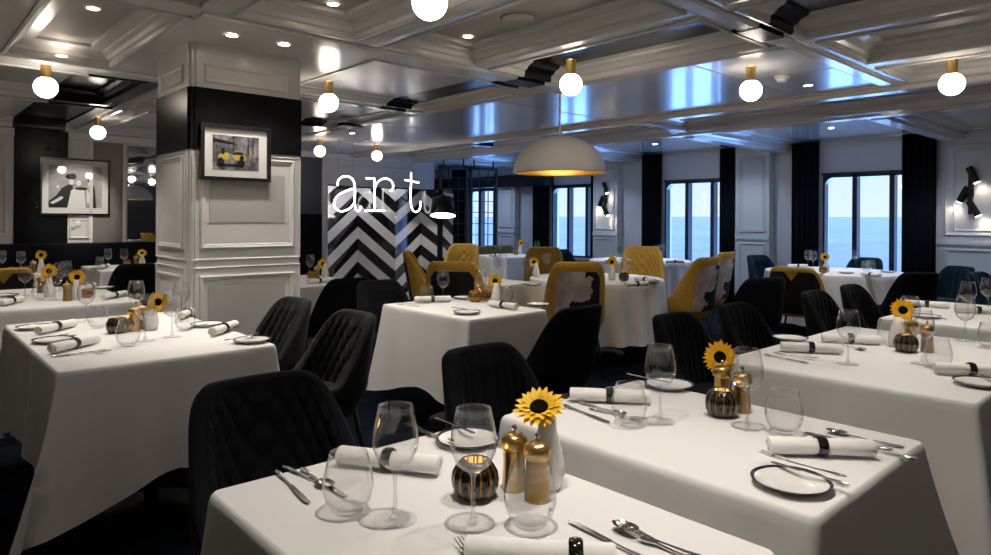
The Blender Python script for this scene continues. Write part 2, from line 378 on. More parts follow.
# ---- back walls
bw = MB()
bw.box(XL, 7.3, YB, YB+.12, 0, 2.52, 0); bw.box(7.3, 7.42, YB, YE, 0, 2.52, 0); bw.box(7.3, XW+T, YE, YE+.12, 0, 2.52, 0)
struct('wall_back', bw.me('wall_back'), M['white'])
struct('wall_left', MB().box(XL-.12, XL, YF, YB, 0, 2.52).me('wl'), M['darkpanel'])
struct('wall_front', MB().box(XL, XW+T, YF-.12, YF, 0, 2.52).me('wf'), M['darkpanel'])
d = .012
tr = MB()
tr.box(1.17, 1.72, YB-d, YB, 1.0, 2.37, 0)                  # black stripe on the wall
tr.box(-2.5, 2.95, YB-d*1.5, YB, 0, 1.0, 0)
tr.box(2.95, 5.19, YB-d*1.5, YB, 0, 1.39, 0)
struct('trim_14', tr.me('t14'), M['blackgloss'])
tr = MB(); tr.box(1.99, 2.33, YB-d, YB, 1.0, 2.34, 0); struct('trim_15', tr.me('t15'), M['greypanel'])
tr = MB(); tr.box(4.4, 5.17, YB-d, YB, 1.39, 2.35, 0); struct('trim_16', tr.me('t16'), M['darkpanel'])
tr = MB()
frame_rect(tr, 'y', YB, 1.74, 1.95, 1.05, 1.30, .03, .02); frame_rect(tr, 'y', YB, 1.74, 1.93, 2.05, 2.28, .03, .02)
tr.box(1.95, 1.99, YB-.03, YB, 1.0, 2.32); tr.box(2.33, 2.37, YB-.03, YB, 1.0, 2.32)
tr.box(XL, 1.17, YB-.05, YB, 2.28, 2.37); tr.box(1.72, 7.3, YB-.05, YB, 2.28, 2.37); frame_rect(tr, 'y', YB, .2, 1.1, 1.1, 2.2, .03, .02)
tr.box(5.18, 5.22, YB-.03, YB, 0, 2.33); frame_rect(tr, 'y', YB, 5.5, 6.9, 1.2, 2.2, .035, .025)
tr.box(1.76, 1.80, YB-.03, YB, 1.19, 1.23)
for cx in (1.80,): tr.lathe([(.04, 0), (.04, .01), (.02, .02)], 16, (cx+.03, YB-.001, 1.24), axis=Matrix.Rotation(PI/2, 3, 'X'))
struct('trim_17', tr.me('t17'), M['whitetrim'])
tr = MB(); tr.box(7.42, XW, YE-.10, YE, 1.98, 2.24); tr.box(9.4, XW, 8.86, YE, 1.99, 2.22)
struct('trim_18', tr.me('t18'), M['blackmatt'])
mir = tag(link('wall_mirror', MB().box(2.39, 4.38, YB-.02, YB-.003, 1.02, 2.26).me('mirror'), M['mirror']), 'tall mirror panel on the back wall beside the white column', 'mirror')
# dark leafy relief on the black wall stripe
random.seed(3)
rt = thing('wall_relief', 'glossy black leafy relief on the black wall stripe', 'wall decoration')
for (cx, cz) in ((1.36, 1.75), (1.28, 1.6), (1.62, 2.13), (1.5, 2.16), (1.40, 1.45)):
    rl = MB()
    for k in range(5):
        a = random.random()*PI; r = .02+random.random()*.03; x = cx+random.uniform(-.03, .03); z = cz+random.uniform(-.03, .03)
        rl.tube([(x-r*math.cos(a), YB-.016, z-r*math.sin(a)*.5), (x, YB-.028, z+.01), (x+r*math.cos(a), YB-.016, z+r*math.sin(a)*.5)], [.002, .009, .002], 6)
    link('leaf_sprig', rl.me('relief', True), M['foliage'], rt)
# ---- column
CX0, CX1, CY0, CY1 = 1.345, 2.05, 4.14, 4.76
cm = MB()
pf = [(CX0+.035, CY0), (CX1-.02, CY0), (CX1-.02, CY0+.02), (CX1, CY0+.02), (CX1, CY1), (CX0, CY1), (CX0, CY0+.035), (CX0+.012, CY0+.035), (CX0+.012, CY0+.012), (CX0+.035, CY0+.012)]
cm.prism(pf, lambda a, c, z: (a, c, z), 0, ZS)
for (p, at, a0, a1) in (('y', CY0, CX0+.06, CX1-.05), ('x', CX0, CY0+.10, CY1-.04)):
    frame_rect(cm, p, at, a0, a1, 1.14, 1.70, .03, .016); frame_rect(cm, p, at, a0-.045, a1+.045, 1.07, 1.72, .012, .008)
    frame_rect(cm, p, at, a0, a1, .30, .98, .03, .016); frame_rect(cm, p, at, a0-.045, a1+.045, .25, 1.03, .012, .008)
    frame_rect(cm, p, at, a0+.02, a1-.05, 2.14, 2.25, .02, .01)
col = struct('column', cm.me('column'), M['colwhite'])
cbnd = MB(); e = .007
pf2 = [(CX0+.035, CY0-e), (CX1-.02+e, CY0-e), (CX1-.02+e, CY0+.02-e), (CX1+e, CY0+.02-e), (CX1+e, CY1+e), (CX0-e, CY1+e), (CX0-e, CY0+.035-e), (CX0+.012-e, CY0+.035-e), (CX0+.012-e, CY0+.012-e), (CX0+.035-e, CY0+.012-e), (CX0+.035-e, CY0-e)]
cbnd.prism(pf2, lambda a, c, z: (a, c, z), 1.735, 2.105)
link('black_band', cbnd.me('band'), M['blackgloss'], col)
cpan = MB(); cpan.box(CX0+.115, CX1-.115, CY0-.004, CY0+.01, 1.30, 1.60); cpan.box(CX0+.11, CX1-.11, CY0-.004, CY0+.01, .55, .92)
link('inset_panel', cpan.me('inset'), mat('column inset panel', (.40, .39, .38), .25), col)
ccor = MB(); ccor.box(CX0-.03, CX1+.03, CY0-.03, CY1+.03, ZS-.06, ZS); ccor.box(CX0-.045, CX1+.045, CY0-.045, CY1+.045, ZS-.02, ZS)
# ---- curtains
def curtain(y0, y1, label, x=XW-.10):
    b = MB(); n = max(12, int((y1-y0)/.012)); pts = []
    for k in range(n+1):
        y = y0+(y1-y0)*k/n; pts.append((x+.022*math.sin((y-y0)*2*PI/.075), y))
    m = n+1; v = [(p[0], p[1], .02) for p in pts]+[(p[0], p[1], 2.432) for p in pts]+[(p[0]+.02, p[1], .02) for p in pts]+[(p[0]+.02, p[1], 2.432) for p in pts]
    f = []
    for k in range(n):
        f += [(k, k+1, m+k+1, m+k), (2*m+k, 3*m+k, 3*m+k+1, 2*m+k+1), (m+k, m+k+1, 3*m+k+1, 3*m+k), (k, 2*m+k, 2*m+k+1, k+1)]
    f += [(0, m, 3*m, 2*m), (n, 2*m+n, 3*m+n, m+n)]
    return tag(link('curtain', b.add(v, f).me('curtain', True), M['curtain']), label, 'curtain', 'black window curtains')
curtain(2.43, 2.80, 'black floor-length curtain at far right, left of the right wall lamp')
curtain(3.83, 4.19, 'black curtain on the left side of the rightmost window')
curtain(5.07, 5.32, 'black curtain on the right side of the middle window')
curtain(6.36, 6.76, 'wide black curtain on the left side of the middle window')
curtain(7.78, 7.86, 'narrow black curtain edge right of the rounded window behind the dome lamp')
curtain(8.90, 9.32, 'black curtain left of the window behind the dome lamp')
curtain(11.44, 11.90, 'black curtain behind the hanging grid screen')
# ---- pictures
def picture(plane_y, x0, x1, z0, z1, label, content):
    t = thing('picture_frame', label, 'picture', ((x0+x1)/2, plane_y, (z0+z1)/2))
    w, h = (x1-x0)/2, (z1-z0)/2; fw = .022
    b = MB()
    for a in ((-w, w, -h, -h+fw), (-w, w, h-fw, h), (-w, -w+fw, -h+fw, h-fw), (w-fw, w, -h+fw, h-fw)): b.box(a[0], a[1], -.03, 0, a[2], a[3])
    link('frame', b.me('frame'), M['picframe'], t)
    link('mat_board', MB().box(-w+fw, w-fw, -.012, 0, -h+fw, h-fw).me('mat'), M['matboard'], t)
    content(t, w, h)
    link('glazing', MB().box(-w+fw, w-fw, -.020, -.018, -h+fw, h-fw).me('glz'), M['glass'], t)
def flat(b, poly, y, mi=0): b.prism(poly, lambda a, c, dd: (a, dd, c), y, y-.0006, mi)
def blob(cx, cz, rx, rz, n=14, j=.0): return [(cx+rx*math.cos(2*PI*k/n)*(1+random.uniform(-j, j)), cz+rz*math.sin(2*PI*k/n)*(1+random.uniform(-j, j))) for k in range(n)]
def scooter(t, w, h):
    a, c = w*.66, h*.62
    link('photograph', MB().box(-a, a, -.0135, -.012, -c, c).me('ph'), M['streetphoto'], t)
    y = M['petal']; b = MB()
    for (x, z, rx, rz) in ((-.10, -.03, .02, .022), (-.065, -.02, .018, .022), (.02, -.028, .035, .018), (.045, -.03, .022, .02)): flat(b, blob(x*.9, z, rx, rz), -.0137)
    link('yellow_scooter_body', b.me('sc'), mat('faded yellow', (.55, .42, .06), .4), t)
    b = MB()
    for (x, z, rx, rz) in ((-.105, -.06, .022, .03), (.035, -.062, .024, .026), (-.03, -.075, .07, .008), (.02, .0, .03, .008), (-.09, .01, .012, .02)): flat(b, blob(x*.9, z, rx, rz), -.0142)
    for x in (.07, .1, -.02): flat(b, [(x, -.01), (x+.008, -.01), (x+.008, .10), (x, .10)], -.0136)
    flat(b, [(-a, .06), (-.02, .05), (-.02, .065), (-a, .085)], -.0136)
    link('street_shadow', b.me('sh'), M['ink'], t)
def couple(t, w, h):
    a, c = w*.76, h*.74
    link('photograph', MB().box(-a, a, -.0135, -.012, -c, c).me('ph'), M['skyphoto'], t)
    b = MB()
    flat(b, [(-a, -c), (-a, -c*.7), (-.20, -.10), (-.15, -.02), (-.08, .03), (-.03, .02), (-.04, -.10), (-.06, -c)], -.0137)
    for (x, z, rx, rz) in ((-.05, .13, .055, .04), (-.09, .12, .02, .02), (.145, .09, .022, .014), (.06, -.02, .07, .02)): flat(b, blob(x, z, rx, rz, 18, .12), -.0145)
    flat(b, [(.13, .07), (.17, .08), (.21, -.02), (.225, -c), (.17, -c), (.18, -.05)], -.0137)
    link('dark_figures', b.me('df'), M['ink'], t)
    b = MB()
    flat(b, [(-.09, -c), (-.05, -.04), (-.01, -.03), (.09, -.035), (.11, -c)], -.0143)
    for (x, z, rx, rz) in ((-.045, .06, .028, .035), (.03, .05, .03, .035), (-.19, .0, .012, .02), (.15, .04, .018, .03)): flat(b, blob(x, z, rx, rz), -.0150)
    flat(b, [(-.27, -.20), (-.16, -.12), (-.13, -.13), (-.15, -.16), (-.24, -.215)], -.0143); flat(b, [(.12, -.03), (.15, -.08), (.16, -.2), (.12, -.2)], -.0143)
    link('light_figures', b.me('lf'), M['paperwhite'], t)
picture(CY0-.013, 1.395, 1.825, 1.553, 1.893, 'framed grey street photograph with a yellow scooter on the white column', scooter)
picture(YB-.014, 1.425, 2.18, 1.345, 2.05, 'framed black and white photograph of people on the back wall', couple)

# ------------------------------------------------------------------ chevron screen, grid screens, neon, lamps
def chevron():
    t = thing('chevron_screen', 'folded black and white chevron screen behind the neon sign', 'screen', (0, 0, 0))
    zt, zb = 1.765, 0.02
    xs_ = [(328, 0), (358, 0), (395.5, 0), (421, 0), (437.5, 0)]
    P4 = []
    offs = [.20, -.02, .20, -.02, .20]
    # fold lines placed at their own depth so rising facets turn towards the windows
    ypl = [8.12, 8.48, 8.12, 8.48, 8.3]
    for (px, _), y in zip(xs_, ypl): P4.append(PY(px, 188, y)[:2])
    dirs = [1, -1, 1, -1]
    per = .335
    for k in range(4):
        (xa, ya), (xb, yb) = P4[k], P4[k+1]
        b = MB(); L = math.hypot(xb-xa, yb-ya); nx, ny = (yb-ya)/L, -(xb-xa)/L
        rise = [.40, -.47, .36, -.20][k]
        up0 = 0 if dirs[k] > 0 else abs(rise)
        base = [.0, .50, .04, .54][k]
        zoff = [.0, .40, -.07, .29][k]
        # white board
        def pt(s, z, q=0): return (xa+(xb-xa)*s+nx*q, ya+(yb-ya)*s+ny*q, z)
        b.add([pt(0, zb), pt(1, zb), pt(1, zt), pt(0, zt), pt(0, zb, -.02), pt(1, zb, -.02), pt(1, zt, -.02), pt(0, zt, -.02)],
              [(0, 1, 2, 3), (4, 7, 6, 5), (0, 3, 7, 4), (1, 5, 6, 2), (2, 6, 7, 3), (0, 4, 5, 1)], 0)
        z = -1.2 + zoff
        while z < 2.4:
            poly = [(0, z), (1, z+rise), (1, z+rise+per/2), (0, z+per/2)]
            # clip to board
            def clip(pl, zl, keep_above):
                out = []
                for i in range(len(pl)):
                    p, q = pl[i], pl[(i+1) % len(pl)]
                    ip = (p[1] >= zl) == keep_above; iq = (q[1] >= zl) == keep_above
                    if ip: out.append(p)
                    if ip != iq:
                        tt = (zl-p[1])/(q[1]-p[1]); out.append((p[0]+(q[0]-p[0])*tt, zl))
                return out
            pl = clip(clip(poly, zb, True), zt, False)
            if len(pl) > 2:
                n = len(pl); b.add([pt(s, zz, .002) for s, zz in pl]+[pt(s, zz, 0) for s, zz in pl], [tuple(range(n))]+[(i, i+n, (i+1) % n+n, (i+1) % n) for i in range(n)], 1)
            z += per
        link('panel', b.me('chev', mats=[M['chevwhite'], M['chevblack']]), None, t)
    # dark post and the return piece on its right
    x1, y1 = P4[4]; x2 = PY(441.5, 188, 8.3)[0]; x3 = PY(453, 188, 8.3)[0]
    link('post', MB().box(x1, x2, 8.26, 8.34, .02, 1.79).me('post'), M['blackgloss'], t)
    b = MB(); b.box(x2, x3, 8.29, 8.31, .02, 1.755, 0)
    for k in range(-2, 8):
        z = .05+k*.335; pl = [(x2, z+.20), (x3, z), (x3, z+.165), (x2, z+.365)]
        pl = [(a, min(max(c, .03), 1.75)) for a, c in pl]
        if pl[2][1]-pl[1][1] > .01 or pl[3][1]-pl[0][1] > .01: b.prism(pl, lambda a, c, dd: (a, dd, c), 8.29, 8.287, 1)
    link('panel', b.me('chev2', mats=[M['chevwhite'], M['chevblack']]), None, t)
    b = MB()
    for k in range(4):
        b.tube([(*P4[k], 1.772), (*P4[k+1], 1.772)], .012, 6)
    link('top_rail', b.me('rail'), M['blackgloss'], t)
chevron()
def grid_screen(x0, x1, label, y=9.0):
    t = thing('grid_screen', label, 'screen', ((x0+x1)/2, y, 0), group='hanging grid screens'); w = (x1-x0)/2; z0, z1 = .45, 2.24
    b = MB()
    for a in ((-w, w, z1-.05, z1), (-w, w, z0, z0+.05), (-w, -w+.05, z0, z1), (w-.05, w, z0, z1)): b.box(a[0], a[1], -.02, .02, a[2], a[3])
    link('frame', b.me('gf'), M['blackmatt'], t)
    b = MB()
    for k in (1, 2): b.box(-w+2*w*k/3-.006, -w+2*w*k/3+.006, -.008, .008, z0, z1)
    for k in range(1, 9): zz = z0+(z1-z0)*k/9; b.box(-w, w, -.008, .008, zz-.006, zz+.006)
    link('glazing_bar', b.me('gb'), M['blackmatt'], t)
    for s in (-.7, .7): link('hanger', MB().box(w*s-.01, w*s+.01, -.01, .01, z1, ZS).me('hg'), M['blackmatt'], t)
grid_screen(6.95, 7.58, 'left of two hanging black grid screens near the far windows')
grid_screen(7.63, 8.28, 'right of two hanging black grid screens near the far windows')
# neon sign
def smooth_path(pts, n=6):
    out = []
    for i in range(len(pts)-1):
        p0 = pts[max(i-1, 0)]; p1 = pts[i]; p2 = pts[i+1]; p3 = pts[min(i+2, len(pts)-1)]
        for k in range(n):
            t = k/n; out.append(tuple(.5*((2*p1[j])+(-p0[j]+p2[j])*t+(2*p0[j]-5*p1[j]+4*p2[j]-p3[j])*t*t+(-p0[j]+3*p1[j]-3*p2[j]+p3[j])*t**3) for j in range(2)))
    out.append(pts[-1]); return out
def neon():
    t = thing('neon_sign', 'white neon sign spelling art in front of the chevron screen', 'sign', (0, 0, 0))
    YN = 8.0
    strokes = {'letter_a': [[(122, 178), (128, 140), (160, 115), (205, 118), (235, 150), (242, 210), (241, 300), (250, 345), (268, 352), (286, 322)],
                            [(241, 198), (200, 208), (140, 235), (103, 275), (100, 318), (125, 350), (165, 354), (210, 332), (241, 292)]],
               'letter_r': [[(320, 127), (350, 127), (378, 129)], [(378, 129), (378, 240), (378, 350)], [(314, 352), (380, 350), (447, 351)],
                            [(378, 205), (392, 165), (420, 138), (455, 128), (490, 142), (507, 172), (503, 205), (484, 215)]],
               'letter_t': [[(632, 88), (631, 170), (627, 250), (633, 320), (648, 352), (670, 360), (690, 342), (697, 312), (697, 285)], [(590, 138), (640, 148), (685, 158)]]}
    for nm, ss in strokes.items():
        b = MB()
        for s_ in ss:
            q = smooth_path(s_) if len(s_) > 2 else s_
            b.tube([PY(320+u/6.936, 160+v/6.936, YN) for u, v in q], .0105, 8)
        link(nm, b.me(nm, True), M['neon'], t)
    # wire supports hanging from the ceiling
    for px in (338, 353, 374, 411):
        x, _, z = PY(px, 186, YN+.02)
        link('support_wire', MB().tube([(x, YN+.02, z), (x, YN+.02, ZS)], .0025, 5).me('wire'), M['seam'], t)
neon()
def dome_lamp():
    c = P(559, 88, 2.38); x, y = c[0]+.005, c[1]-.005
    t = thing('dome_pendant_lamp', 'large white dome pendant lamp with gold inside', 'lamp', (x, y, 1.70))
    R_ = .37; H = .30
    prof = [(R_*math.cos(a), H*math.sin(a)) for a in [PI/2*k/16 for k in range(16)]]+[(.02, H)]
    b = MB(); b.lathe(prof+[(.02, H+.03), (.004, H+.035)], 48, cap=False)
    link('shade', b.me('shade', True), M['dome'], t)
    b = MB(); b.lathe([(R_-.001, 0.0), (R_-.012, -.004), (R_-.014, .004)]+[((R_-.014)*math.cos(a), (H-.012)*math.sin(a)+.004) for a in [PI/2*k/16 for k in range(1, 16)]], 48, cap=False)
    link('gold_lining', b.me('lin', True), M['gold'], t)
    link('rod', MB().tube([(0, 0, H+.02), (0, 0, ZS-1.70-.001)], .009, 8).me('rod'), M['dome'], t)
    link('canopy', MB().lathe([(.05, ZS-1.70-.03), (.05, ZS-1.70)], 20, cap=True).me('can', True), M['dome'], t)
    link('bulb', MB().lathe([(.001, -.05+.17), (.03, -.035+.17), (.04, .17), (.03, .035+.17), (.015, .06+.17), (.015, .12+.17)], 16).me('bulb', True), M['lampface'], t)
dome_lamp()
dl_ = bpy.data.lights.new('dome_bulb', 'POINT'); dl_.energy = 3; dl_.color = (1, .85, .6); dl_.shadow_soft_size = .04
do_ = bpy.data.objects.new('dome_light', dl_); COL.objects.link(do_); do_.location = (P(559, 88, 2.38)[0], P(559, 88, 2.38)[1], 1.78)
def shade_lamp():
    t = thing('black_shade_lamp', 'small black shade lamp glowing beside the chevron screen', 'lamp', (6.20, 7.93, 1.37)); vd = Vector((-math.sin(TH), math.cos(TH), 0)); t.rotation_mode = 'QUATERNION'; t.rotation_quaternion = Matrix.Rotation(math.radians(14), 3, vd).to_quaternion()
    b = MB(); b.lathe([(.195, 0), (.165, .27), (.03, .28)], 32, cap=False); link('shade', b.me('s', True), M['blackgloss'], t)
    b = MB(); b.lathe([(.188, .012), (.188, .016)], 32); link('diffuser', b.me('d'), M['lampface'], t)
    b = MB(); b.tube([(0, 0, .26), (-.02, .0, .34), (.08, .15, .36), (.16, .30, .30)], .012, 8); link('arm', b.me('a', True), M['legmetal'], t)
shade_lamp()
GL = [((46, 62), 'brass ceiling light with opal globe at upper left above the framed photograph'), ((430, -40), 'brass globe ceiling light cut by the top edge of the photo'),
      ((329, 80), 'brass globe ceiling light just right of the white column'), ((571, 58), 'brass globe ceiling light above the dome pendant lamp'),
      ((751, 65), 'brass globe ceiling light beside the smoke detector'), ((952, 57), 'brass globe ceiling light at upper right'),
      ((98, 116), 'brass globe ceiling light nearest the back wall, left of the column'), ((320, 138), 'smaller looking globe ceiling light above the letter a'),
      ((377, 143.5), 'smaller looking globe ceiling light above the letter r')]
gm = MB(); gm.lathe([(.072*math.cos(a), .072*math.sin(a)) for a in [-PI/2+.02+(PI-.6)*k/20 for k in range(21)]], 32, c=(0, 0, -.160)); gm = gm.me('globe', True); gm.materials.append(M['globe'])
sm = MB(); sm.lathe([(.034, -.005), (.036, -.003), (.036, 0)], 24); sm.lathe([(.032, -.102), (.032, -.005)], 24); sm = sm.me('sock', False); autosmooth(sm); sm.materials.append(M['brass'])
extra = []
for (pq, lab) in GL:
    x, y, z = P(*pq, 2.38)
    t = thing('globe_ceiling_light', lab, 'ceiling light', (x, y, ZS-.002), group='brass globe ceiling lights')
    link('socket', sm, None, t); link('globe', gm, None, t)
# downlights
DL = [((232, 35), 'recessed ceiling spotlight above the column, left of a pair'), ((284, 44), 'recessed ceiling spotlight above the column, right of a pair'),
      ((468, 36), 'recessed ceiling spotlight in the grey coffer at top centre'), ((333, 3.5), 'recessed ceiling spotlight at the top edge right of the column'),
      ((62, 40), 'recessed ceiling spotlight in the upper left coffer, nearer the column'), ((93, 8), 'recessed ceiling spotlight in the upper left coffer at the top edge'),
      ((808, 85), 'recessed ceiling spotlight in the glossy panel right of the smoke detector'), ((890, 100), 'recessed ceiling spotlight right of centre in the blue bay'),
      ((831, 128), 'recessed ceiling spotlight above the rightmost window'), ((650, 127), 'recessed ceiling spotlight in the blue bay right of the dome lamp'),
      ((655, 144), 'recessed ceiling spotlight before the middle window'), ((352, 133), 'recessed ceiling spotlight between the two small globe lights'),
      ((10, 98), 'recessed ceiling spotlight at the left edge'), ((116, 109), 'recessed ceiling spotlight beyond the black ceiling patch')]
dm = MB(); dm.lathe([(.032, -.004), (.042, -.004), (.045, 0)], 20, cap=False); dm = dm.me('dr', True); dm.materials.append(M['plastic'])
dl = MB(); dl.lathe([(.03, -.003), (.03, -.001)], 16); dl = dl.me('dl'); dl.materials.append(M['spotlens'])
def rec_z(x, y):
    for r in recs:
        pr = PROF[r[4]]
        if r[0]+pr[-1][0] < x < r[1]-pr[-1][0] and r[2]+pr[-1][0] < y < r[3]-pr[-1][0]: return ZS+pr[-1][1]
    return ZS
LM = 1.0
def spot(parent, e, size=75, blend=.6, loc=(0, 0, -.03), color=(1, .93, .84), rot=(0, 0, 0), r=.03):
    l = bpy.data.lights.new('spot', 'SPOT'); l.energy = e; l.spot_size = math.radians(size); l.spot_blend = blend; l.color = color; l.shadow_soft_size = r
    o = bpy.data.objects.new('spot_light', l); COL.objects.link(o); o.parent = parent; o.location = loc; o.rotation_euler = rot
    return o
for (pq, lab) in DL:
    x, y, z = P(*pq, 2.37)
    zz = rec_z(x, y)
    if zz != ZS:
        x, y, z = P(*pq, zz)
    t = thing('ceiling_spotlight', lab, 'ceiling light', (x, y, rec_z(x, y)-.001), group='recessed ceiling spotlights')
    link('trim_ring', dm, None, t); link('lens', dl, None, t); spot(t, 13, 85)
# added bare spot lights over the tables, with no ceiling fitting
TL = [(.85, .9, 25), (1.70, .9, 22), (2.95, .9, 16), (3.75, .85, 17), (.9, 3.5, 8), (.86, 2.2, 4), (2.9, 3.5, 10), (5.0, .9, 18), (4.2, 4.8, 9), (5.2, 4.25, 11), (8.1, 3.1, 14), (8.1, 5.75, 13), (7.2, 7.7, 10), (.9, 5.9, 9), (2.1, 8.6, 7), (.7, 8.6, 7), (2.9, 5.8, 9), (5.6, 7.4, 12), (5.0, 7.6, 9)]
for (x, y, e_) in TL:
    L_ = spot(None, e_*LM); L_.location = (x, y, rec_z(x, y)-.03)
L_ = spot(None, 30, 42, .6, rot=(math.radians(52), 0, 0)); L_.location = (1.8, 8.6, ZS-.03)  # added spots without fittings, aimed at the pictures and back wall
L_ = spot(None, 3.0, 40, .7, rot=(math.radians(50), 0, 0)); L_.location = (1.61, 3.45, ZS-.03)
L_ = spot(None, 10, 120, .8); L_.location = (1.8, 8.75, ZS-.02)
for (x, y, e_) in ((8.75, 4.75, 17), (8.75, 2.1, 15), (8.75, 7.4, 17), (8.75, 10, 17), (8.75, .8, 13), (6.4, 2.9, 12), (6.4, 6.2, 12), (6.4, 8.6, 12)):  # added cool spots, no fittings, to brighten the window bay
    L_ = spot(None, e_*LM, 130, .9, color=(.62, .78, 1.0)); L_.location = (x, y, rec_z(x, y)-.03)
# smoke detector, speaker grille
x, y, z = P(782, 76, ZS)
t = thing('smoke_detector', 'white smoke detector on the glossy ceiling panel', 'smoke detector', (x, y, ZS))
link('base', MB().lathe([(.05, -.018), (.055, 0)], 24).me('b', True), M['plastic'], t)
link('sensor', MB().lathe([(.022, -.045), (.034, -.04), (.04, -.018)], 24).me('b', True), M['plastic'], t)
x, y, z = P(518, 20, 2.46)
tag(link('ceiling_speaker', MB().lathe([(.09, -.006), (.1, 0)], 32).me('spk', True), M['cornice'], None, (x, y, rec_z(x, y)-.001)), 'round grille of a ceiling speaker in the grey coffer', 'speaker')
x, y, z = P(365, 139, ZS)
tag(link('small_smoke_detector', MB().lathe([(.03, -.03), (.045, -.015), (.05, 0)], 20).me('spk', True), M['plastic'], None, (x, y, rec_z(x, y)-.001)), 'small dark looking smoke detector between the two small globe lights', 'smoke detector')
# wall sconces
def sconce(y, label, x):
    t = thing('wall_lamp', label, 'wall lamp', (x, y, 1.42))
    link('back_bar', MB().box(-.05, -.02, -.02, .02, 0, .56).me('bar'), M['legmetal'], t)
    link('wall_plate', MB().box(-.02, 0, -.03, .03, .2, .36).me('plt'), M['legmetal'], t)
    for (yy, zz, tilt, yaw) in ((-.03, .47, .42, -1), (.06, .24, .45, 1), (-.04, .07, .5, -1)):
        # cylindrical shade pointing down and out to one side
        Rm = Matrix.Rotation(tilt*yaw, 3, 'X')
        b = MB(); b.lathe([(.038, -.10), (.038, .10)], 20, (-.07, yy, zz), axis=Rm); me = b.me('can'); autosmooth(me)
        s_ = link('spot_shade', me, M['legmetal'], t)
        b = MB(); b.lathe([(.034, -.104), (.034, -.101)], 16, (-.07, yy, zz), axis=Rm); link('bulb', b.me('bl'), M['lampface'], s_)
        dn = Rm @ Vector((0, 0, -1)); L = spot(t, 1.1, 110, .8, tuple(Vector((-.07, yy, zz))+dn*.115), (1, .78, .55))
        L.rotation_euler = (Vector((.30, dn.y, dn.z)).to_track_quat('-Z', 'Y')).to_euler()
sconce(2.09, 'black three-headed wall lamp on the white panel at far right', XW-.001)
sconce(7.46, 'black three-headed wall lamp on the white pier right of the dome lamp', 9.499)

# ------------------------------------------------------------------ tables and cloths
def rounded_rect(hx, hy, r, seg=5, step=.04):
    pts = []; cs = [(hx-r, hy-r, 0), (-hx+r, hy-r, PI/2), (-hx+r, -hy+r, PI), (hx-r, -hy+r, 3*PI/2)]
    for i, (cx, cy, a0) in enumerate(cs):
        for k in range(seg+1):
            a = a0+PI/2*k/seg; pts.append((cx+r*math.cos(a), cy+r*math.sin(a), math.cos(a), math.sin(a)))
        nx_, ny_, a1 = cs[(i+1) % 4]; e0 = pts[-1]; e1 = (nx_+r*math.cos(a0+PI/2), ny_+r*math.sin(a0+PI/2))
        L = math.hypot(e1[0]-e0[0], e1[1]-e0[1]); n = max(2, int(L/step))
        for k in range(1, n): pts.append((e0[0]+(e1[0]-e0[0])*k/n, e0[1]+(e1[1]-e0[1])*k/n, e0[2], e0[3]))
    return pts
def cloth_rect(hx, hy, drop=.44, seed=0, flare=.11, dz=.15, zt=.75, cfo=None):
    rnd = random.Random(seed); pts = rounded_rect(hx, hy, .018)
    rings = 12; v = []; f = []; n = len(pts); ph = [rnd.uniform(0, 6.28) for _ in range(6)]
    cf = cfo or [rnd.uniform(.7, 1.3) for _ in range(4)]; ca = [rnd.uniform(-.35, .35) for _ in range(4)]
    for j in range(rings+1):
        t = max(0, (j-1)/(rings-1))**1.6
        for (x, y, nx, ny) in pts:
            dc = min(abs(abs(x)-hx)+abs(abs(y)-hy), 9)
            q = (0 if x > 0 else 1)+(0 if y > 0 else 2)
            g = math.exp(-(dc/.10)**2)*cf[q]; g2 = math.exp(-(dc/.26)**1.5)
            dn = drop + dz*g2 + .012*math.sin(x*7+y*5+ph[0])
            rip = .010*math.sin((x*nx*0+x+y)*19+ph[1])*(1-g)+.006*math.sin((x-y)*31+ph[2])
            out = .004+.02*t+rip*t+flare*g*t**1.15
            sx = math.copysign(1, x)*.707; sy = math.copysign(1, y)*.707
            # corner fold leans to one side
            if g > .2: sx, sy = sx*math.cos(ca[q])-sy*math.sin(ca[q]), sx*math.sin(ca[q])+sy*math.cos(ca[q])
            ox = nx*(1-g)+sx*g; oy = ny*(1-g)+sy*g
            # pinch just beside the corner so that the fold reads
            pin = math.exp(-((dc-.11)/.05)**2)*.03*t
            if j == 0: z = zt; out = -.006
            elif j == 1: z = zt-.006; out = 0.0
            else: z = zt-.006-dn*((j-1)/(rings-1))**1.6
            v.append((x+ox*out-nx*pin, y+oy*out-ny*pin, z))
    for j in range(rings):
        for k in range(n):
            k2 = (k+1) % n; f.append((j*n+k, (j+1)*n+k, (j+1)*n+k2, j*n+k2))
    f.append(tuple(range(n)))
    me = mesh('cloth', v, f, True)
    me.polygons[len(me.polygons)-1].use_smooth = False
    return me
def cloth_round(r, drop=.55, seed=0, zt=.75, folds=18):
    rnd = random.Random(seed); n = 144; rings = 12; v = []; f = []; p0 = rnd.uniform(0, 6)
    for j in range(rings+1):
        t = max(0, (j-1)/(rings-1))
        for k in range(n):
            a = 2*PI*k/n; w = .035*math.sin(a*folds+p0+.8*math.sin(3*a))*t**.8
            rr = r-.008 if j == 0 else r+.045*t+w
            v.append((rr*math.cos(a), rr*math.sin(a), zt if j == 0 else zt-.006-drop*t))
    for j in range(rings):
        for k in range(n):
            k2 = (k+1) % n; f.append((j*n+k, (j+1)*n+k, (j+1)*n+k2, j*n+k2))
    f.append(tuple(range(n)))
    return mesh('clothr', v, f, True)
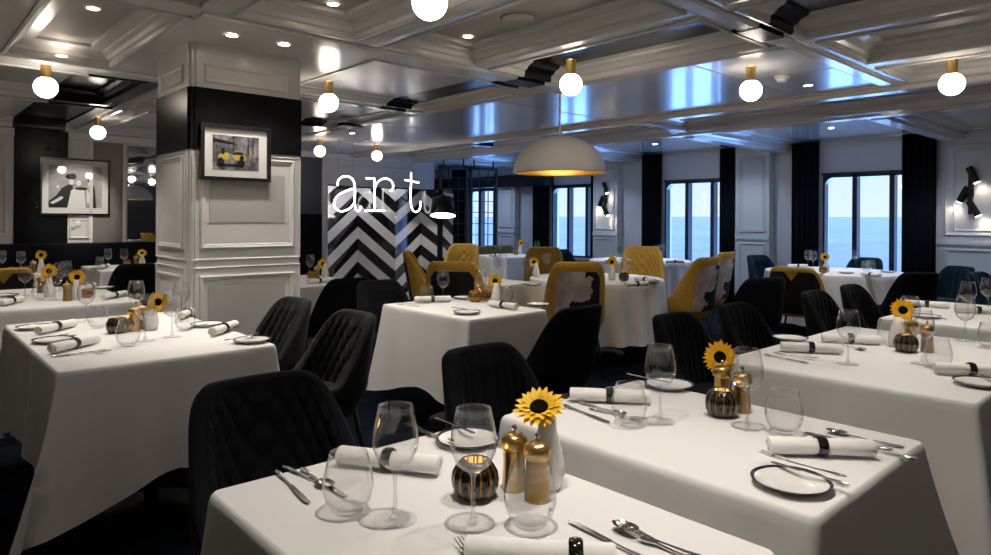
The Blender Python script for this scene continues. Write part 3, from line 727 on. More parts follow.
def table_rect(x0, x1, y0, y1, desc, seed, flare=.11, cf=None):
    cx, cy = (x0+x1)/2, (y0+y1)/2; hx, hy = (x1-x0)/2, (y1-y0)/2
    t = thing('dining_table', 'pedestal dining table hidden under the cloth, %s' % desc, 'table', (cx, cy, 0), 0, 'rectangular dining tables')
    link('tabletop', MB().box(-hx+.012, hx-.012, -hy+.012, hy-.012, .71, .742).me('top'), M['mbrown'], t)
    n = 2 if hy > .6 else 1
    for k in range(n):
        oy = 0 if n == 1 else (-hy/2+hy*k)
        link('pedestal', MB().lathe([(.03, .02), (.03, .71)], 12, (0, oy, 0)).me('ped', True), M['mbrown'], t)
        link('base', MB().lathe([(.22, 0), (.22, .012), (.05, .025)], 24, (0, oy, 0)).me('base', True), M['mbrown'], t)
    c = link('tablecloth', cloth_rect(hx, hy, seed=seed, flare=flare, cfo=cf), M['cloth'], None, (cx, cy, 0))
    tag(c, 'white linen tablecloth draped over %s' % desc, 'tablecloth', 'white tablecloths'); return c
def table_round(cx, cy, r, desc, seed):
    t = thing('round_dining_table', 'round pedestal dining table hidden under the cloth, %s' % desc, 'table', (cx, cy, 0), 0, 'round dining tables')
    link('tabletop', MB().lathe([(r-.014, .71), (r-.014, .742)], 48).me('top'), M['mbrown'], t)
    link('pedestal', MB().lathe([(.04, .02), (.04, .71)], 12).me('ped', True), M['mbrown'], t)
    link('base', MB().lathe([(.28, 0), (.28, .012), (.06, .025)], 24).me('base', True), M['mbrown'], t)
    c = link('tablecloth', cloth_round(r, seed=seed), M['cloth'], None, (cx, cy, 0))
    tag(c, 'white pleated tablecloth draped over %s' % desc, 'tablecloth', 'white tablecloths'); return c
D1 = 'the nearest table'; D2 = 'the middle front table'; D3 = 'the long table at right'; D4 = 'the long table before the white column'
D5 = 'the square table at centre'; D6 = 'the left table behind the long one'; D7 = 'the small table right of the framed photograph'; D7b = 'the far left table by the banquette'
D8 = 'the far right table at the frame edge'; D9 = 'the table half hidden behind the column'; D11 = 'the narrow table left of the printed yellow chair'
DR1 = 'the round table among yellow chairs'; DR2 = 'the round table at the right window'; DR3 = 'the blue lit table near the grid screens'; DR4 = 'the round table before the middle window'
table_rect(.515, 1.165, .53, 1.455, D1, 1, .08, (.4, 1, .4, 1)); table_rect(1.35, 2.035, .54, 1.45, D2, 2, .16, (.8, .35, 1.25, .35)); table_rect(2.585, 3.95, .54, 1.43, D3, 3)
table_rect(.49, 1.34, 2.94, 4.40, D4, 4, .11, (.1, .6, .8, 1.3)); table_rect(2.505, 3.155, 2.95, 3.86, D5, 5); table_rect(.48, 1.33, 5.08, 6.5, D6, 6)
table_rect(1.74, 2.55, 8.14, 9.08, D7, 7, .06); table_rect(.35, 1.22, 8.14, 9.08, D7b, 8, .06); table_rect(4.42, 5.7, .55, 1.42, D8, 9)
table_rect(2.45, 3.28, 5.3, 6.35, D9, 10); table_rect(4.0, 4.45, 4.25, 5.3, D11, 11, .05)
table_round(5.26, 4.25, .66, DR1, 12); table_round(8.17, 3.1, .74, DR2, 13); table_round(8.1, 5.75, .72, DR4, 14)
table_rect(6.98, 7.85, 7.35, 8.2, DR3, 15)

# ------------------------------------------------------------------ chairs
def sstep(a, b, x):
    t = min(1, max(0, (x-a)/(b-a))); return t*t*(3-2*t)
def se(phi, W, Dp, n=2.9):
    s, c = math.sin(phi), math.cos(phi)
    return (W*math.copysign(abs(s)**(2/n), s), -Dp*math.copysign(abs(c)**(2/n), c))
def chair_mesh(W, Dp, top, arm, style, rear=None):
    """bucket chair: outer shell with rim, padded inner lining (quilted), seat cushion. faces +y."""
    N = 150; R1, R2 = 14, 14; PH = 2.06
    def rim(phi):
        x, y = se(phi, W, Dp)
        S_ = 1-sstep(-.93*Dp, -.02*Dp, y)
        return arm+(top-arm)*S_**.85 - .10*sstep(0.1*Dp, .75*Dp, y)
    def pos(phi, z, off):
        x, y = se(phi, W-off, Dp-off)
        zr = rim(phi); k = max(0, (z-.44))/(top-.44)
        lean = .17*(z-.42)*(1 if y < 0 else max(0, 1-y/.12))
        sc = 1-.16*sstep(.50, .36, z)
        wide = 1.03-.06*k
        return (x*sc*wide, y*sc-lean, z)
    phis = [-PH+2*PH*k/N for k in range(N+1)]
    vo = []; fo = []
    rows = []
    for i in range(R1+1): rows.append(('o', i/R1))
    for q in (.35, .7, 1.0): rows.append(('r', q))
    for (kd, t) in rows:
        for phi in phis:
            zr = rim(phi); zb = .37
            if kd == 'o': p = pos(phi, zb+(zr-.016-zb)*t, 0)
            else:
                a = PI/2*t*2/2; off = .045*(1-math.cos(PI*t))/2; p = pos(phi, zr-.016+.016*math.sin(PI*t), off)
            vo.append(p)
    m = N+1
    for j in range(len(rows)-1):
        for k in range(N): fo.append((j*m+k, j*m+k+1, (j+1)*m+k+1, (j+1)*m+k))
    # close front ends and underside
    outer = mesh('shell', vo+[(0, 0, .37)], fo+[(k+1, k, len(vo)) for k in range(N)]+[(0, N, len(vo))], True)
    # inner
    vi = []; fi = []; RI = 52
    for j in range(RI+1):
        t = j/RI
        for i, phi in enumerate(phis):
            zr = rim(phi)-.012; z = zr+(.455-zr)*t
            u = phi*.33; w = z
            if style == 'diamond':
                a1 = (u/.095+w/.12); a2 = (u/.095-w/.12); h = abs(math.sin(PI*a1/1))*abs(math.sin(PI*a2/1)); h = h**.45
            elif style == 'channel':
                h = abs(math.sin(PI*u/.075))**.4
            else: h = 1
            edge = min(1, t*6)
            off = .046+.018*h*edge
            vi.append(pos(phi, z, off))
    for j in range(RI):
        for k in range(N): fi.append((j*m+k, j*m+k+1, (j+1)*m+k+1, (j+1)*m+k))
    inner = mesh('inner', vi, fi, True)
    # front end caps between outer and inner
    ve = []; fe = []
    for sgn in (-1, 1):
        phi = sgn*PH; zr = rim(phi); n0 = len(ve); K = 6
        for j in range(K+1):
            z = .37+(zr-.005-.37)*j/K; ve += [pos(phi, z, 0), pos(phi, max(z, .38), .05)]
        for j in range(K): q = n0+2*j; fe.append((q, q+2, q+3, q+1) if sgn > 0 else (q, q+1, q+3, q+2))
    seatv = []; seatf = []; K = 40
    for (s_, z) in ((.80, .385), (.95, .395), (1, .43), (.985, .465), (.93, .48), (.6, .487)):
        for k in range(K):
            a = 2*PI*k/K; x, y = se(a, (W-.055)*s_, (Dp-.04)*s_)
            seatv.append((x, y+.03, z))
    for j in range(5):
        for k in range(K): k2 = (k+1) % K; seatf.append((j*K+k, j*K+k2, (j+1)*K+k2, (j+1)*K+k))
    seatf.append(tuple(5*K+k for k in range(K))); seatf.append(tuple(range(K))[::-1])
    seat = mesh('seat', seatv, seatf, True)
    caps = mesh('caps', ve, fe, True)
    # join caps into outer
    ov = [tuple(v.co) for v in outer.vertices]; of = [tuple(p.vertices) for p in outer.polygons]; n0 = len(ov)
    outer = mesh('shell', ov+ve, of+[tuple(i+n0 for i in q) for q in fe], True)
    leg = []
    for sx in (-1, 1):
        for sy in (-1, 1):
            b = MB(); b.tube([(sx*(W-.09), sy*(Dp-.09), .39), (sx*(W-.03), sy*(Dp-.02), 0)], [.014, .009], 8); leg.append(b.me('leg', True))
    bp = None
    if rear:
        # panel on the outside of the back
        v = []; f = []; A, B = 32, 16
        for j in range(B+1):
            for i in range(A+1):
                s_ = -1+2*i/A; wd = rear == 'wide'; phi = s_*(1.0 if wd else .62)
                zr = rim(phi)-(.05 if wd else .085) - .05*max(0, abs(s_)-.7)/.3*(j/B) - (.09*max(0, 1-abs(s_)/.10) if wd else 0)
                z0 = .40 if wd else .46; z = z0+(zr-z0)*j/B
                v.append(pos(phi, z, -.004))
        for j in range(B):
            for i in range(A): q = j*(A+1)+i; f.append((q, q+1, q+A+2, q+A+1))
        bp = mesh('rearpanel', v, f, True)
    return outer, inner, seat, leg, bp
CM = {'dark': chair_mesh(.252, .25, .842, .53, 'diamond'), 'channel': chair_mesh(.240, .24, .838, .52, 'channel'), 'plain': chair_mesh(.24, .24, .86, .52, 'none'),
      'mustard': chair_mesh(.262, .275, .985, .58, 'diamond', True), 'mustardlow': chair_mesh(.27, .26, .875, .56, 'none', 'wide')}
def chair(x, y, face, label, kind, col, group, lin=None, rear=None, legs='legmetal', scale=1.0):
    """face: angle of the direction the sitter looks, measured from +x"""
    name = {'velvet': 'upholstered_chair', 'charcoal': 'upholstered_chair', 'teal': 'upholstered_chair', 'mustard': 'armchair'}[col]
    t = thing(name, label, 'chair', (x, y, 0), face-PI/2, group); t.scale = (scale, scale, scale)
    ou, inn, seat, leg, bp = CM[kind]
    def put(nm, me, m):
        me2 = me
        key = (me.name, m)
        if key not in CACHE:
            c = me.copy(); c.materials.clear(); c.materials.append(M[m]); CACHE[key] = c
        return link(nm, CACHE[key], None, t)
    put('shell', ou, col); put('inner_padding', inn, lin or col); put('seat', seat, lin or col)
    for l in leg: put('leg', l, legs)
    if bp is not None and rear: put('rear_panel', bp, rear)
    return t
CACHE = {}
U, Dn, Rt, Lf = PI/2, -PI/2, 0.0, PI
GD = 'dark quilted chairs'; GM = 'mustard yellow armchairs'; GT = 'dark chairs with teal lining'
chair(.86, 1.74, Dn, 'large black quilted chair behind the nearest table', 'dark', 'velvet', GD)
chair(1.71, 1.70, Dn, 'black chair with vertical channels behind the middle front table', 'channel', 'velvet', GD)
chair(2.84, 2.66, U, 'black chair with its back to us before the square table at centre', 'plain', 'velvet', GD)
chair(3.08, 1.72, Dn, 'black chair behind the long table at right, left of two', 'channel', 'velvet', GD)
chair(3.74, 1.72, Dn, 'black chair behind the long table at right, right of two', 'channel', 'velvet', GD)
chair(4.86, 1.72, Dn, 'dark chair behind the far right table, left of two', 'channel', 'velvet', GD)
chair(5.55, 1.72, Dn, 'dark chair behind the far right table, right of two', 'channel', 'velvet', GD)
chair(1.60, 3.83, Lf, 'charcoal quilted chair beside the white column', 'dark', 'charcoal', GD)
chair(1.57, 3.08, Lf, 'charcoal quilted chair right of the long left table, nearer to us', 'dark', 'charcoal', GD)
chair(2.80, 4.12, Dn, 'black chair behind the square table at centre', 'plain', 'velvet', GD)
chair(2.76, 4.98, U, 'black chair with its back to us below the chevron screen', 'plain', 'velvet', GD)
chair(1.93, 7.75, U, 'black chair before the small table right of the framed photograph', 'plain', 'velvet', GD)
chair(.80, 7.55, U, 'mustard chair with dark back at the far left table', 'mustardlow', 'mustard', GM, None, 'blackmatt')
chair(4.46, 3.87, math.radians(50), 'mustard armchair with printed back facing away at centre', 'mustard', 'mustard', GM, None, 'print')
chair(3.70, 4.50, math.radians(40), 'mustard armchair with dark print right of the chevron screen', 'mustard', 'mustard', GM, None, 'ink')
chair(4.42, 5.75, math.radians(-38), 'mustard armchair seen from the side before the chevron screen', 'mustard', 'mustard', GM, None, 'ink')
chair(5.75, 7.05, math.radians(-150), 'mustard armchair just above the one with dark print', 'mustard', 'mustard', GM)
chair(6.45, 6.10, math.radians(45), 'plain mustard armchair behind the narrow centre table', 'mustard', 'mustard', GM)
chair(6.70, 4.72, math.radians(-145), 'mustard armchair with diamond quilting facing us at the round table', 'mustard', 'mustard', GM, scale=1.02)
chair(5.84, 3.66, math.radians(88), 'mustard armchair with printed back seen from the side, right of the round table', 'mustard', 'mustard', GM, None, 'print')
chair(6.88, 4.06, math.radians(95), 'mustard armchair peeking out behind the printed one at right', 'mustard', 'mustard', GM, None, 'print')
chair(6.95, 2.96, math.radians(8), 'black backed armchair with mustard rim before the right window table', 'mustardlow', 'mustard', GM, None, 'blackmatt')
chair(8.78, 4.12, math.radians(-110), 'navy chair at the window wall left of the rightmost window', 'plain', 'teal', GT)
chair(9.26, 3.2, Lf, 'dark teal chair in front of the rightmost window', 'plain', 'teal', GT)
chair(5.60, 2.84, math.radians(60), 'black chair right of the printed armchair', 'plain', 'velvet', GD)
chair(7.36, 2.15, math.radians(50), 'black chair with its back to us below the rightmost curtain', 'plain', 'velvet', GD)
chair(8.66, 2.15, math.radians(150), 'dark chair with teal channelled lining below the right wall lamp', 'channel', 'velvet', GT, 'teal')
chair(7.95, 1.42, math.radians(-100), 'teal chair at the right edge, nearer the wall lamp', 'channel', 'teal', GT)
chair(8.72, 1.30, Dn, 'teal chair at the right edge, farther back of two', 'channel', 'teal', GT)
chair(7.95, 6.88, Dn, 'dark teal chair in front of the window behind the dome lamp', 'plain', 'teal', GT)
# banquettes
def banquette(x0, x1, y0, y1, label, m, backside, zt=1.0):
    t = thing('banquette', label, 'banquette', ((x0+x1)/2, (y0+y1)/2, 0)); hx, hy = (x1-x0)/2, (y1-y0)/2
    b = MB(); b.box(-hx, hx, -hy, hy, .02, .38); link('base', b.me('b'), M['blackmatt'], t)
    o = link('seat_cushion', MB().box(-hx, hx, -hy, hy, .38, .48).me('s'), M[m], t)
    if backside == 'y': o2 = link('backrest', MB().box(-hx, hx, hy-.14, hy, .48, zt).me('k'), M[m], t)
    else: o2 = link('backrest', MB().box(hx-.14, hx, -hy, hy, .48, zt).me('k'), M[m], t)
    for q in (o, o2):
        bv = q.modifiers.new('b', 'BEVEL'); bv.width = .03; bv.segments = 3
banquette(-2.4, 3.9, 9.27, 9.72, 'long black banquette along the back wall', 'velvet', 'y')
banquette(6.9, 8.4, 8.35, 8.80, 'olive banquette beside the blue lit table', 'olive', 'y', .86)

# ------------------------------------------------------------------ tableware prototypes
ZT = .7505
def cached(fn):
    store = {}
    def g(*a):
        if a not in store: store[a] = fn(*a)
        return store[a]
    return g
@cached
def wine_meshes():
    bowl = [(.004, .098), (.018, .102), (.034, .116), (.0435, .140), (.0445, .155), (.042, .18), (.0365, .205), (.0335, .22), (.0325, .22), (.0355, .205), (.041, .18), (.0433, .155), (.0423, .140), (.033, .1175), (.017, .104), (.001, .101)]
    b = MB().lathe(bowl, 32, cap=False).me('bowl', True); b.materials.append(M['glass'])
    s = MB().lathe([(.010, .006), (.0055, .014), (.0038, .03), (.0036, .07), (.0045, .09), (.012, .1)], 16, cap=False).me('stem', True); s.materials.append(M['stemglass'])
    f = MB().lathe([(.0005, .006), (.012, .0055), (.030, .0025), (.042, .0015), (.0425, .0007), (.042, 0), (.0005, 0)], 32, cap=False).me('foot', True); f.materials.append(M['footglass'])
    return b, s, f
@cached
def tumbler_mesh():
    pr = [(.001, 0), (.025, .0), (.030, .004), (.044, .025), (.050, .048), (.0495, .065), (.044, .09), (.037, .118), (.0362, .118), (.0428, .09), (.0482, .065), (.0487, .048), (.0425, .026), (.028, .010), (.001, .009)]
    m = MB().lathe(pr, 32, cap=False).me('tumbler', True); m.materials.append(M['glass']); return m
def wine(px, py, label, z=ZT, world=None, sc=1.0):
    p = world or P(px, py, .75)
    t = thing('wine_glass', label, 'wine glass', (p[0], p[1], z), 0, 'wine glasses'); t.scale = (sc,)*3
    for nm, m in zip(('bowl', 'stem', 'foot'), wine_meshes()): link(nm, m, None, t)
def tumbler(px, py, label, world=None, sc=1.0):
    p = world or P(px, py, .75)
    o = link('water_tumbler', tumbler_mesh(), None, None, (p[0], p[1], ZT)); o.scale = (sc,)*3
    tag(o, label, 'glass', 'stemless water tumblers')
@cached
def candle_meshes(kind):
    pr = [(.030, .001), (.038, .006), (.046, .022), (.048, .038), (.045, .056), (.036, .072), (.028, .079), (.025, .079), (.026, .072), (.030, .05), (.028, .02), (.001, .015)]
    v = MB().lathe(pr, 72, cap=False, rib=(12, .045)); 
    fm = None
    m = v.me('holder', True)
    m.materials.append(M['smoke']); m.materials.append(M['amber'])
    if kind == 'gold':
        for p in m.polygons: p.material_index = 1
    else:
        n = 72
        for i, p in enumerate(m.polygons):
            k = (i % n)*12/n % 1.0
            if .36 < k < .64 and .012 < p.center.z < .066 and (i//n) < 6: p.material_index = 1  # gold stripes paint the candle's glow onto the black ribs
    w = MB().lathe([(.018, .018), (.018, .034), (.001, .034)], 16, cap=False).me('wax', True); w.materials.append(M['wax'])
    f = MB().lathe([(.0005, .036), (.004, .041), (.0045, .047), (.0025, .056), (.0003, .064)], 10, cap=False).me('flame', True); f.materials.append(M['flame'])
    return m, w, f
def candle(px, py, label, kind='smoke', world=None, sc=1.0):
    p = world or P(px, py, .75)
    t = thing('candle_holder', label, 'candle holder', (p[0], p[1], ZT), .3, 'ribbed candle holders'); t.scale = (sc,)*3
    for nm, m in zip(('ribbed_bowl', 'tealight', 'flame'), candle_meshes(kind)): link(nm, m, None, t)
    l = bpy.data.lights.new('candle', 'POINT'); l.energy = .12; l.color = (1, .55, .2); l.shadow_soft_size = .006
    o = bpy.data.objects.new('candle_light', l); COL.objects.link(o); o.parent = t; o.location = (0, 0, .07)
@cached
def mill_meshes(kind):
    bm_ = 'brass' if kind == 'brass' else 'brassdark'
    a = MB().lathe([(.0255, 0), (.0262, .003), (.0255, .02), (.0238, .05), (.0235, .078), (.0235, .085)], 24).me('body', True); a.materials.append(M[bm_]); autosmooth(a, 50)
    b = MB().lathe([(.0235, .085), (.0285, .089), (.0292, .093), (.0285, .106), (.0265, .113), (.020, .118), (.010, .121), (.004, .1215)], 24).me('cap', True); b.materials.append(M['brass']); autosmooth(b, 50)
    c = MB().lathe([(.0025, .12), (.0025, .125), (.0055, .128), (.006, .133), (.0035, .138), (.0005, .139)], 12, cap=False).me('knob', True); c.materials.append(M['steel'])
    return a, b, c
def mill(px, py, label, kind='brass', world=None, sc=1.0):
    p = world or P(px, py, .75)
    t = thing('pepper_mill', label, 'pepper mill', (p[0], p[1], ZT), 0, 'brass salt and pepper mills'); t.scale = (sc,)*3
    for nm, m in zip(('body', 'cap', 'knob'), mill_meshes(kind)): link(nm, m, None, t)
@cached
def vase_mesh():
    m = MB().lathe([(.001, 0), (.026, .0), (.030, .004), (.036, .03), (.035, .05), (.027, .085), (.019, .115), (.017, .14), (.0155, .14), (.017, .11), (.001, .04)], 28, cap=False).me('vase', True); m.materials.append(M['ceramic']); return m
def petal_mesh(seed):
    rnd = random.Random(seed); b = MB()
    for layer, (n, r0, L, w, el) in enumerate(((22, .019, .035, .0100, .10), (20, .017, .033, .0105, .38), (14, .016, .027, .0085, .75))):
        for k in range(n):
            a = 2*PI*k/n+rnd.uniform(-.1, .1)+layer*.16; l = L*rnd.uniform(.85, 1.12); e = el+rnd.uniform(-.18, .22)
            ca, sa = math.cos(a), math.sin(a); v = []
            for (t, ww) in ((0, .5), (.3, 1.0), (.62, .95), (.85, .5), (1, .02)):
                rr = r0+l*t*math.cos(e); zz = l*(t*math.sin(e)-.35*t*t*e*1.2)
                for s_ in (-1, 0, 1):
                    q = s_*w*ww*.5*1.15; v.append((rr*ca-q*sa, rr*sa+q*ca, zz+(0.0012 if s_ == 0 else 0.0)*-1))
            f = []
            for j in range(4):
                for i in range(2): z0 = j*3+i; f.append((z0, z0+3, z0+4, z0+1))
            b.add(v, f)
    return b.me('petals', True)
PM = [petal_mesh(s_) for s_ in range(3)]
for m_ in PM: m_.materials.append(M['petal'])
DM = MB().lathe([(.0195, -.003), (.019, .002), (.016, .006), (.008, .0045), (.001, .004)], 24, cap=False).me('disc', True); DM.materials.append(M['disc'])
def sep_mesh():
    b = MB()
    for k in range(9):
        a = 2*PI*k/9; ca, sa = math.cos(a), math.sin(a); v = []
        for (r, w, z) in ((.004, .004, -.008), (.018, .009, -.007), (.034, .005, -.003), (.042, .0005, .001)):
            v += [(r*ca+w*sa, r*sa-w*ca, z), (r*ca-w*sa, r*sa+w*ca, z)]
        b.add(v, [(2*j, 2*j+1, 2*j+3, 2*j+2) for j in range(3)])
    b.lathe([(.005, -.02), (.018, -.006), (.019, -.002)], 12, cap=True)
    return b.me('sepal', True)
SM = sep_mesh(); SM.materials.append(M['green'])
VN = [0]
def flower(px, py, fpx, fpy, label_v, label_f, tilt=75, yaw=None, world=None, sc=1.0, fz=None):
    """vase at table pixel; bloom seen at pixel (fpx,fpy) above the vase"""
    p = world or P(px, py, .75); x, y = p[0], p[1]
    v = link('bud_vase', vase_mesh(), None, None, (x, y, ZT)); v.scale = (sc,)*3; tag(v, label_v, 'vase', 'white bud vases')
    D = x*math.cos(TH)+y*math.sin(TH)
    # bloom centre in the vertical plane through the vase, facing the sight line
    r = ray(fpx, fpy); bx, by, bz = r[0]*D, r[1]*D, HC+r[2]*D
    if yaw is None: yaw = math.atan2(-by, -bx)
    VN[0] += 1
    head = Vector((bx, by, bz)); ti = math.radians(tilt)
    n = Vector((math.sin(ti)*math.cos(yaw), math.sin(ti)*math.sin(yaw), math.cos(ti)))
    t = thing('sunflower', label_f, 'flower', (bx, by, bz), 0, 'sunflowers in bud vases')
    q = n.to_track_quat('Z', 'Y')
    for nm, me in (('petals', PM[VN[0] % 3]), ('seed_head', DM), ('sepals', SM)):
        o = link(nm, me, None, t); o.rotation_mode = 'QUATERNION'; o.rotation_quaternion = q; o.scale = (sc,)*3
    b0 = -n*.012*sc; top = Vector((x-bx, y-by, ZT+.05*sc-bz)); mid = Vector(((x-bx)*.8, (y-by)*.8, (ZT+.135*sc-bz))); 
    if mid.z > -.02: mid.z = -.02
    b = MB().tube([b0, b0*1.9+Vector((0, 0, -.006)), mid, top], .0035*sc, 6); link('stem', b.me('stem', True), M['green'], t)
@cached
def roll_mesh():
    b = MB(); n = 20; L = .125; v = []; f = []
    # spiral rolled cloth, slightly fuller at the ends than at the ring
    K = 44; ts = [-1, -.97, -.6, -.2, -.08, 0, .08, .2, .6, .97, 1]
    for t in ts:
        w = 1-.14*math.exp(-(t/.14)**2)
        for k in range(K):
            a = 2*PI*k/K; r = (.0205+.0025*a/(2*PI))*w*(1 if abs(t) < .99 else .9)
            v.append((t*L, r*math.cos(a-PI/2)*1.12, .0205+r*math.sin(a-PI/2)*.90))
    for j in range(len(ts)-1):
        for k in range(K): k2 = (k+1) % K; f.append((j*K+k, (j+1)*K+k, (j+1)*K+k2, j*K+k2))
    f.append(tuple(range(K))[::-1]); f.append(tuple((len(ts)-1)*K+k for k in range(K)))
    b.add(v, f)
    for sgn in (-1, 1):   # visible spiral edge at the ends
        pts = [(sgn*(L+.0005), (.004+.014*s/24)*math.cos(s*.55), .0205+(.004+.014*s/24)*math.sin(s*.55)*.9) for s in range(25)]
        b.tube(pts, .0012, 4)
    m = b.me('roll', True); autosmooth(m, 50); m.materials.append(M['napkin']); return m
@cached
def ring_mesh():
    v = []; f = []; K = 32; J = 10
    for k in range(K):
        a = 2*PI*k/K
        for j in range(J):
            q = 2*PI*j/J; r = .0245+.0045*math.cos(q); v.append((.0125*math.sin(q), r*math.cos(a), .0215+r*math.sin(a)*.86))
    for k in range(K):
        for j in range(J): f.append((k*J+j, ((k+1) % K)*J+j, ((k+1) % K)*J+(j+1) % J, k*J+(j+1) % J))
    m = mesh('ring', v, f, True); m.materials.append(M['ring']); return m
def napkin(p0, p1, label, world=None, ringat=0.0):
    if world: (x, y), ang = world
    else:
        a, c = P(*p0, .77), P(*p1, .77); x, y = (a[0]+c[0])/2, (a[1]+c[1])/2; ang = math.atan2(c[1]-a[1], c[0]-a[0])
    t = thing('rolled_napkin', label, 'napkin', (x, y, ZT+.004), ang, 'rolled napkins')
    link('napkin_roll', roll_mesh(), None, t); o = link('napkin_ring', ring_mesh(), None, t); o.location = (ringat, 0, 0)
@cached
def plate_meshes():
    a = MB().lathe([(.001, .004), (.045, .004), (.052, .006), (.075, .013), (.0775, .0145), (.077, .012), (.053, .002), (.045, 0), (.001, 0)], 48, cap=False).me('dish', True); a.materials.append(M['ceramic'])
    b = MB().lathe([(.0755, .0135), (.0785, .0152), (.083, .0165), (.0838, .0155), (.083, .0140), (.0765, .0125)], 48, cap=False).me('rim', True); b.materials.append(M['rim'])
    return a, b
def plate(px, py, label, world=None):
    p = world or P(px, py, .755)
    t = thing('bread_plate', label, 'plate', (p[0], p[1], ZT), 0, 'bread plates with dark rims')
    link('dish', plate_meshes()[0], None, t); link('dark_rim', plate_meshes()[1], None, t)
    return t
def handle_pts(b, x0, x1, w):
    v = []; f = []; ts = [0, .06, .15, .3, .5, .7, .85, .95, 1]; ws = [.5, 1.0, 1.25, .95, .7, .5, .45, .55, .4]; J = 8
    for t, ww in zip(ts, ws):
        x = x0+(x1-x0)*t
        for j in range(J): q = 2*PI*j/J; v.append((x, w*ww*math.cos(q), .0035+.0026*ww*math.sin(q)))
    for i in range(len(ts)-1):
        for j in range(J): f.append((i*J+j, i*J+(j+1) % J, (i+1)*J+(j+1) % J, (i+1)*J+j))
    f.append(tuple(range(J))); f.append(tuple((len(ts)-1)*J+j for j in range(J))[::-1]); b.add(v, f)
@cached
def cutlery_meshes(kind):
    h = MB(); handle_pts(h, -.105, 0, .0062 if kind != 'butter' else .005); hm = h.me('handle', True); hm.materials.append(M['steel'])
    b = MB()
    if kind in ('knife', 'butter'):
        L = .105 if kind == 'knife' else .07; w = .0095 if kind == 'knife' else .008
        pts = [(-.002, -.004), (L*.2, -w*.55), (L*.85, -w*.75), (L, -w*.2), (L*.97, w*.5), (L*.6, w*.55), (0, .004)]
        b.prism(pts, lambda a, c, z: (a, c, z), .0022, .0042)
        hm2 = b.me('blade', False); hm2.materials.append(M['darksteel'])
    elif kind == 'fork':
        b.prism([(-.002, -.003), (.03, -.0035), (.045, -.011), (.06, -.012), (.06, .012), (.045, .011), (.03, .0035), (-.002, .003)], lambda a, c, z: (a, c, z+a*.06), .002, .0040)
        for k in range(4): y = -.0105+.007*k; b.prism([(.059, y-.0017), (.09, y-.001), (.09, y+.001), (.059, y+.0017)], lambda a, c, z: (a, c, z+.0036+.004*math.sin((a-.06)*50)), .002, .0038)
        hm2 = b.me('tines', False); hm2.materials.append(M['steel'])
    else:
        b.prism([(-.002, -.003), (.035, -.003), (.035, .003), (-.002, .003)], lambda a, c, z: (a, c, z), .0025, .0050)
        v = []; f = []; K = 20; J = 6
        for j in range(J+1):
            s_ = j/J
            for k in range(K): a = 2*PI*k/K; v.append((.058+.028*s_*math.cos(a), .0175*s_*math.sin(a)*(1-.15*math.cos(a)), .0015+.0075*s_*s_))
        for j in range(J):
            for k in range(K): f.append((j*K+k, j*K+(k+1) % K, (j+1)*K+(k+1) % K, (j+1)*K+k))
        b.add(v, f); hm2 = b.me('bowl', True); hm2.materials.append(M['steel'])
    return hm, hm2
def cut(kind, hpx, tpx, label, world=None, z=ZT+.001):
    """hpx = pixel of the handle end, tpx = pixel of the tip; or world=((x,y),angle)"""
    if world: (x, y), ang = world
    else:
        a, c = P(*hpx, .753), P(*tpx, .753); x, y = (a[0]+c[0])/2, (a[1]+c[1])/2; ang = math.atan2(c[1]-a[1], c[0]-a[0])
    nm = {'knife': 'table_knife', 'butter': 'butter_knife', 'fork': 'table_fork', 'spoon': 'table_spoon'}[kind]
    t = thing(nm, label, nm.split('_')[1] if kind != 'butter' else 'knife', (x, y, z), ang, 'cutlery on the tables')
    hm, b2 = cutlery_meshes(kind); link('handle', hm, None, t); link({'knife': 'blade', 'butter': 'blade', 'fork': 'tines', 'spoon': 'bowl'}[kind], b2, None, t)
    return t

# ------------------------------------------------------------------ nearest table (D1)
tumbler(348, 512, 'stemless water tumbler at the left of the nearest table')
tumbler(530, 526, 'stemless water tumbler in front of the brass mills on the nearest table')
wine(395, 520, 'wine glass left of the candle holder on the nearest table'); wine(473, 524, 'wine glass in front of the candle holder on the nearest table')
candle(475, 497, 'black ribbed candle holder with gold glow on the nearest table')
mill(514, 489, 'brass pepper mill, darker and farther back, on the nearest table', 'brass'); mill(537, 500, 'brass pepper mill behind the front tumbler on the nearest table', 'brassdark')
flower(547, 487, 539, 407, 'white bud vase behind the brass mills on the nearest table', 'large sunflower tilted upward on the nearest table', tilt=30, yaw=math.radians(-150), sc=1.08)
napkin((330, 455), (450, 468), 'rolled napkin behind the wine glasses on the nearest table')
napkin((488, 552), (592, 558), 'rolled napkin at the bottom edge on the nearest table', ringat=.06)
plate(468, 441, 'bread plate behind the candle holder on the nearest table')
cut('butter', (437, 425), (482, 443), 'butter knife across the plate behind the nearest candle', z=ZT+.0175)
cut('knife', (277, 472), (308, 503), 'leftmost knife on the nearest table')
cut('spoon', (290, 470), (331, 488), 'spoon between the knives at left of the nearest table')
cut('knife', (299, 467), (350, 500), 'knife under the tumbler rim at left of the nearest table')
cut('fork', (452, 441), (405, 425), 'fork left of the plate at the back of the nearest table')
cut('butter', (446, 443), (418, 431), 'short knife beside the fork at the back of the nearest table')
cut('knife', (640, 557), (584, 529), 'dark bladed knife at bottom centre on the nearest table')
cut('spoon', (690, 556), (618, 528), 'bright spoon at bottom centre on the nearest table', z=ZT+.004)
cut('fork', (706, 566), (640, 538), 'fork next to the bright spoon on the nearest table')
cut('fork', (497, 585), (465, 548), 'fork whose tines show at the bottom edge of the nearest table')
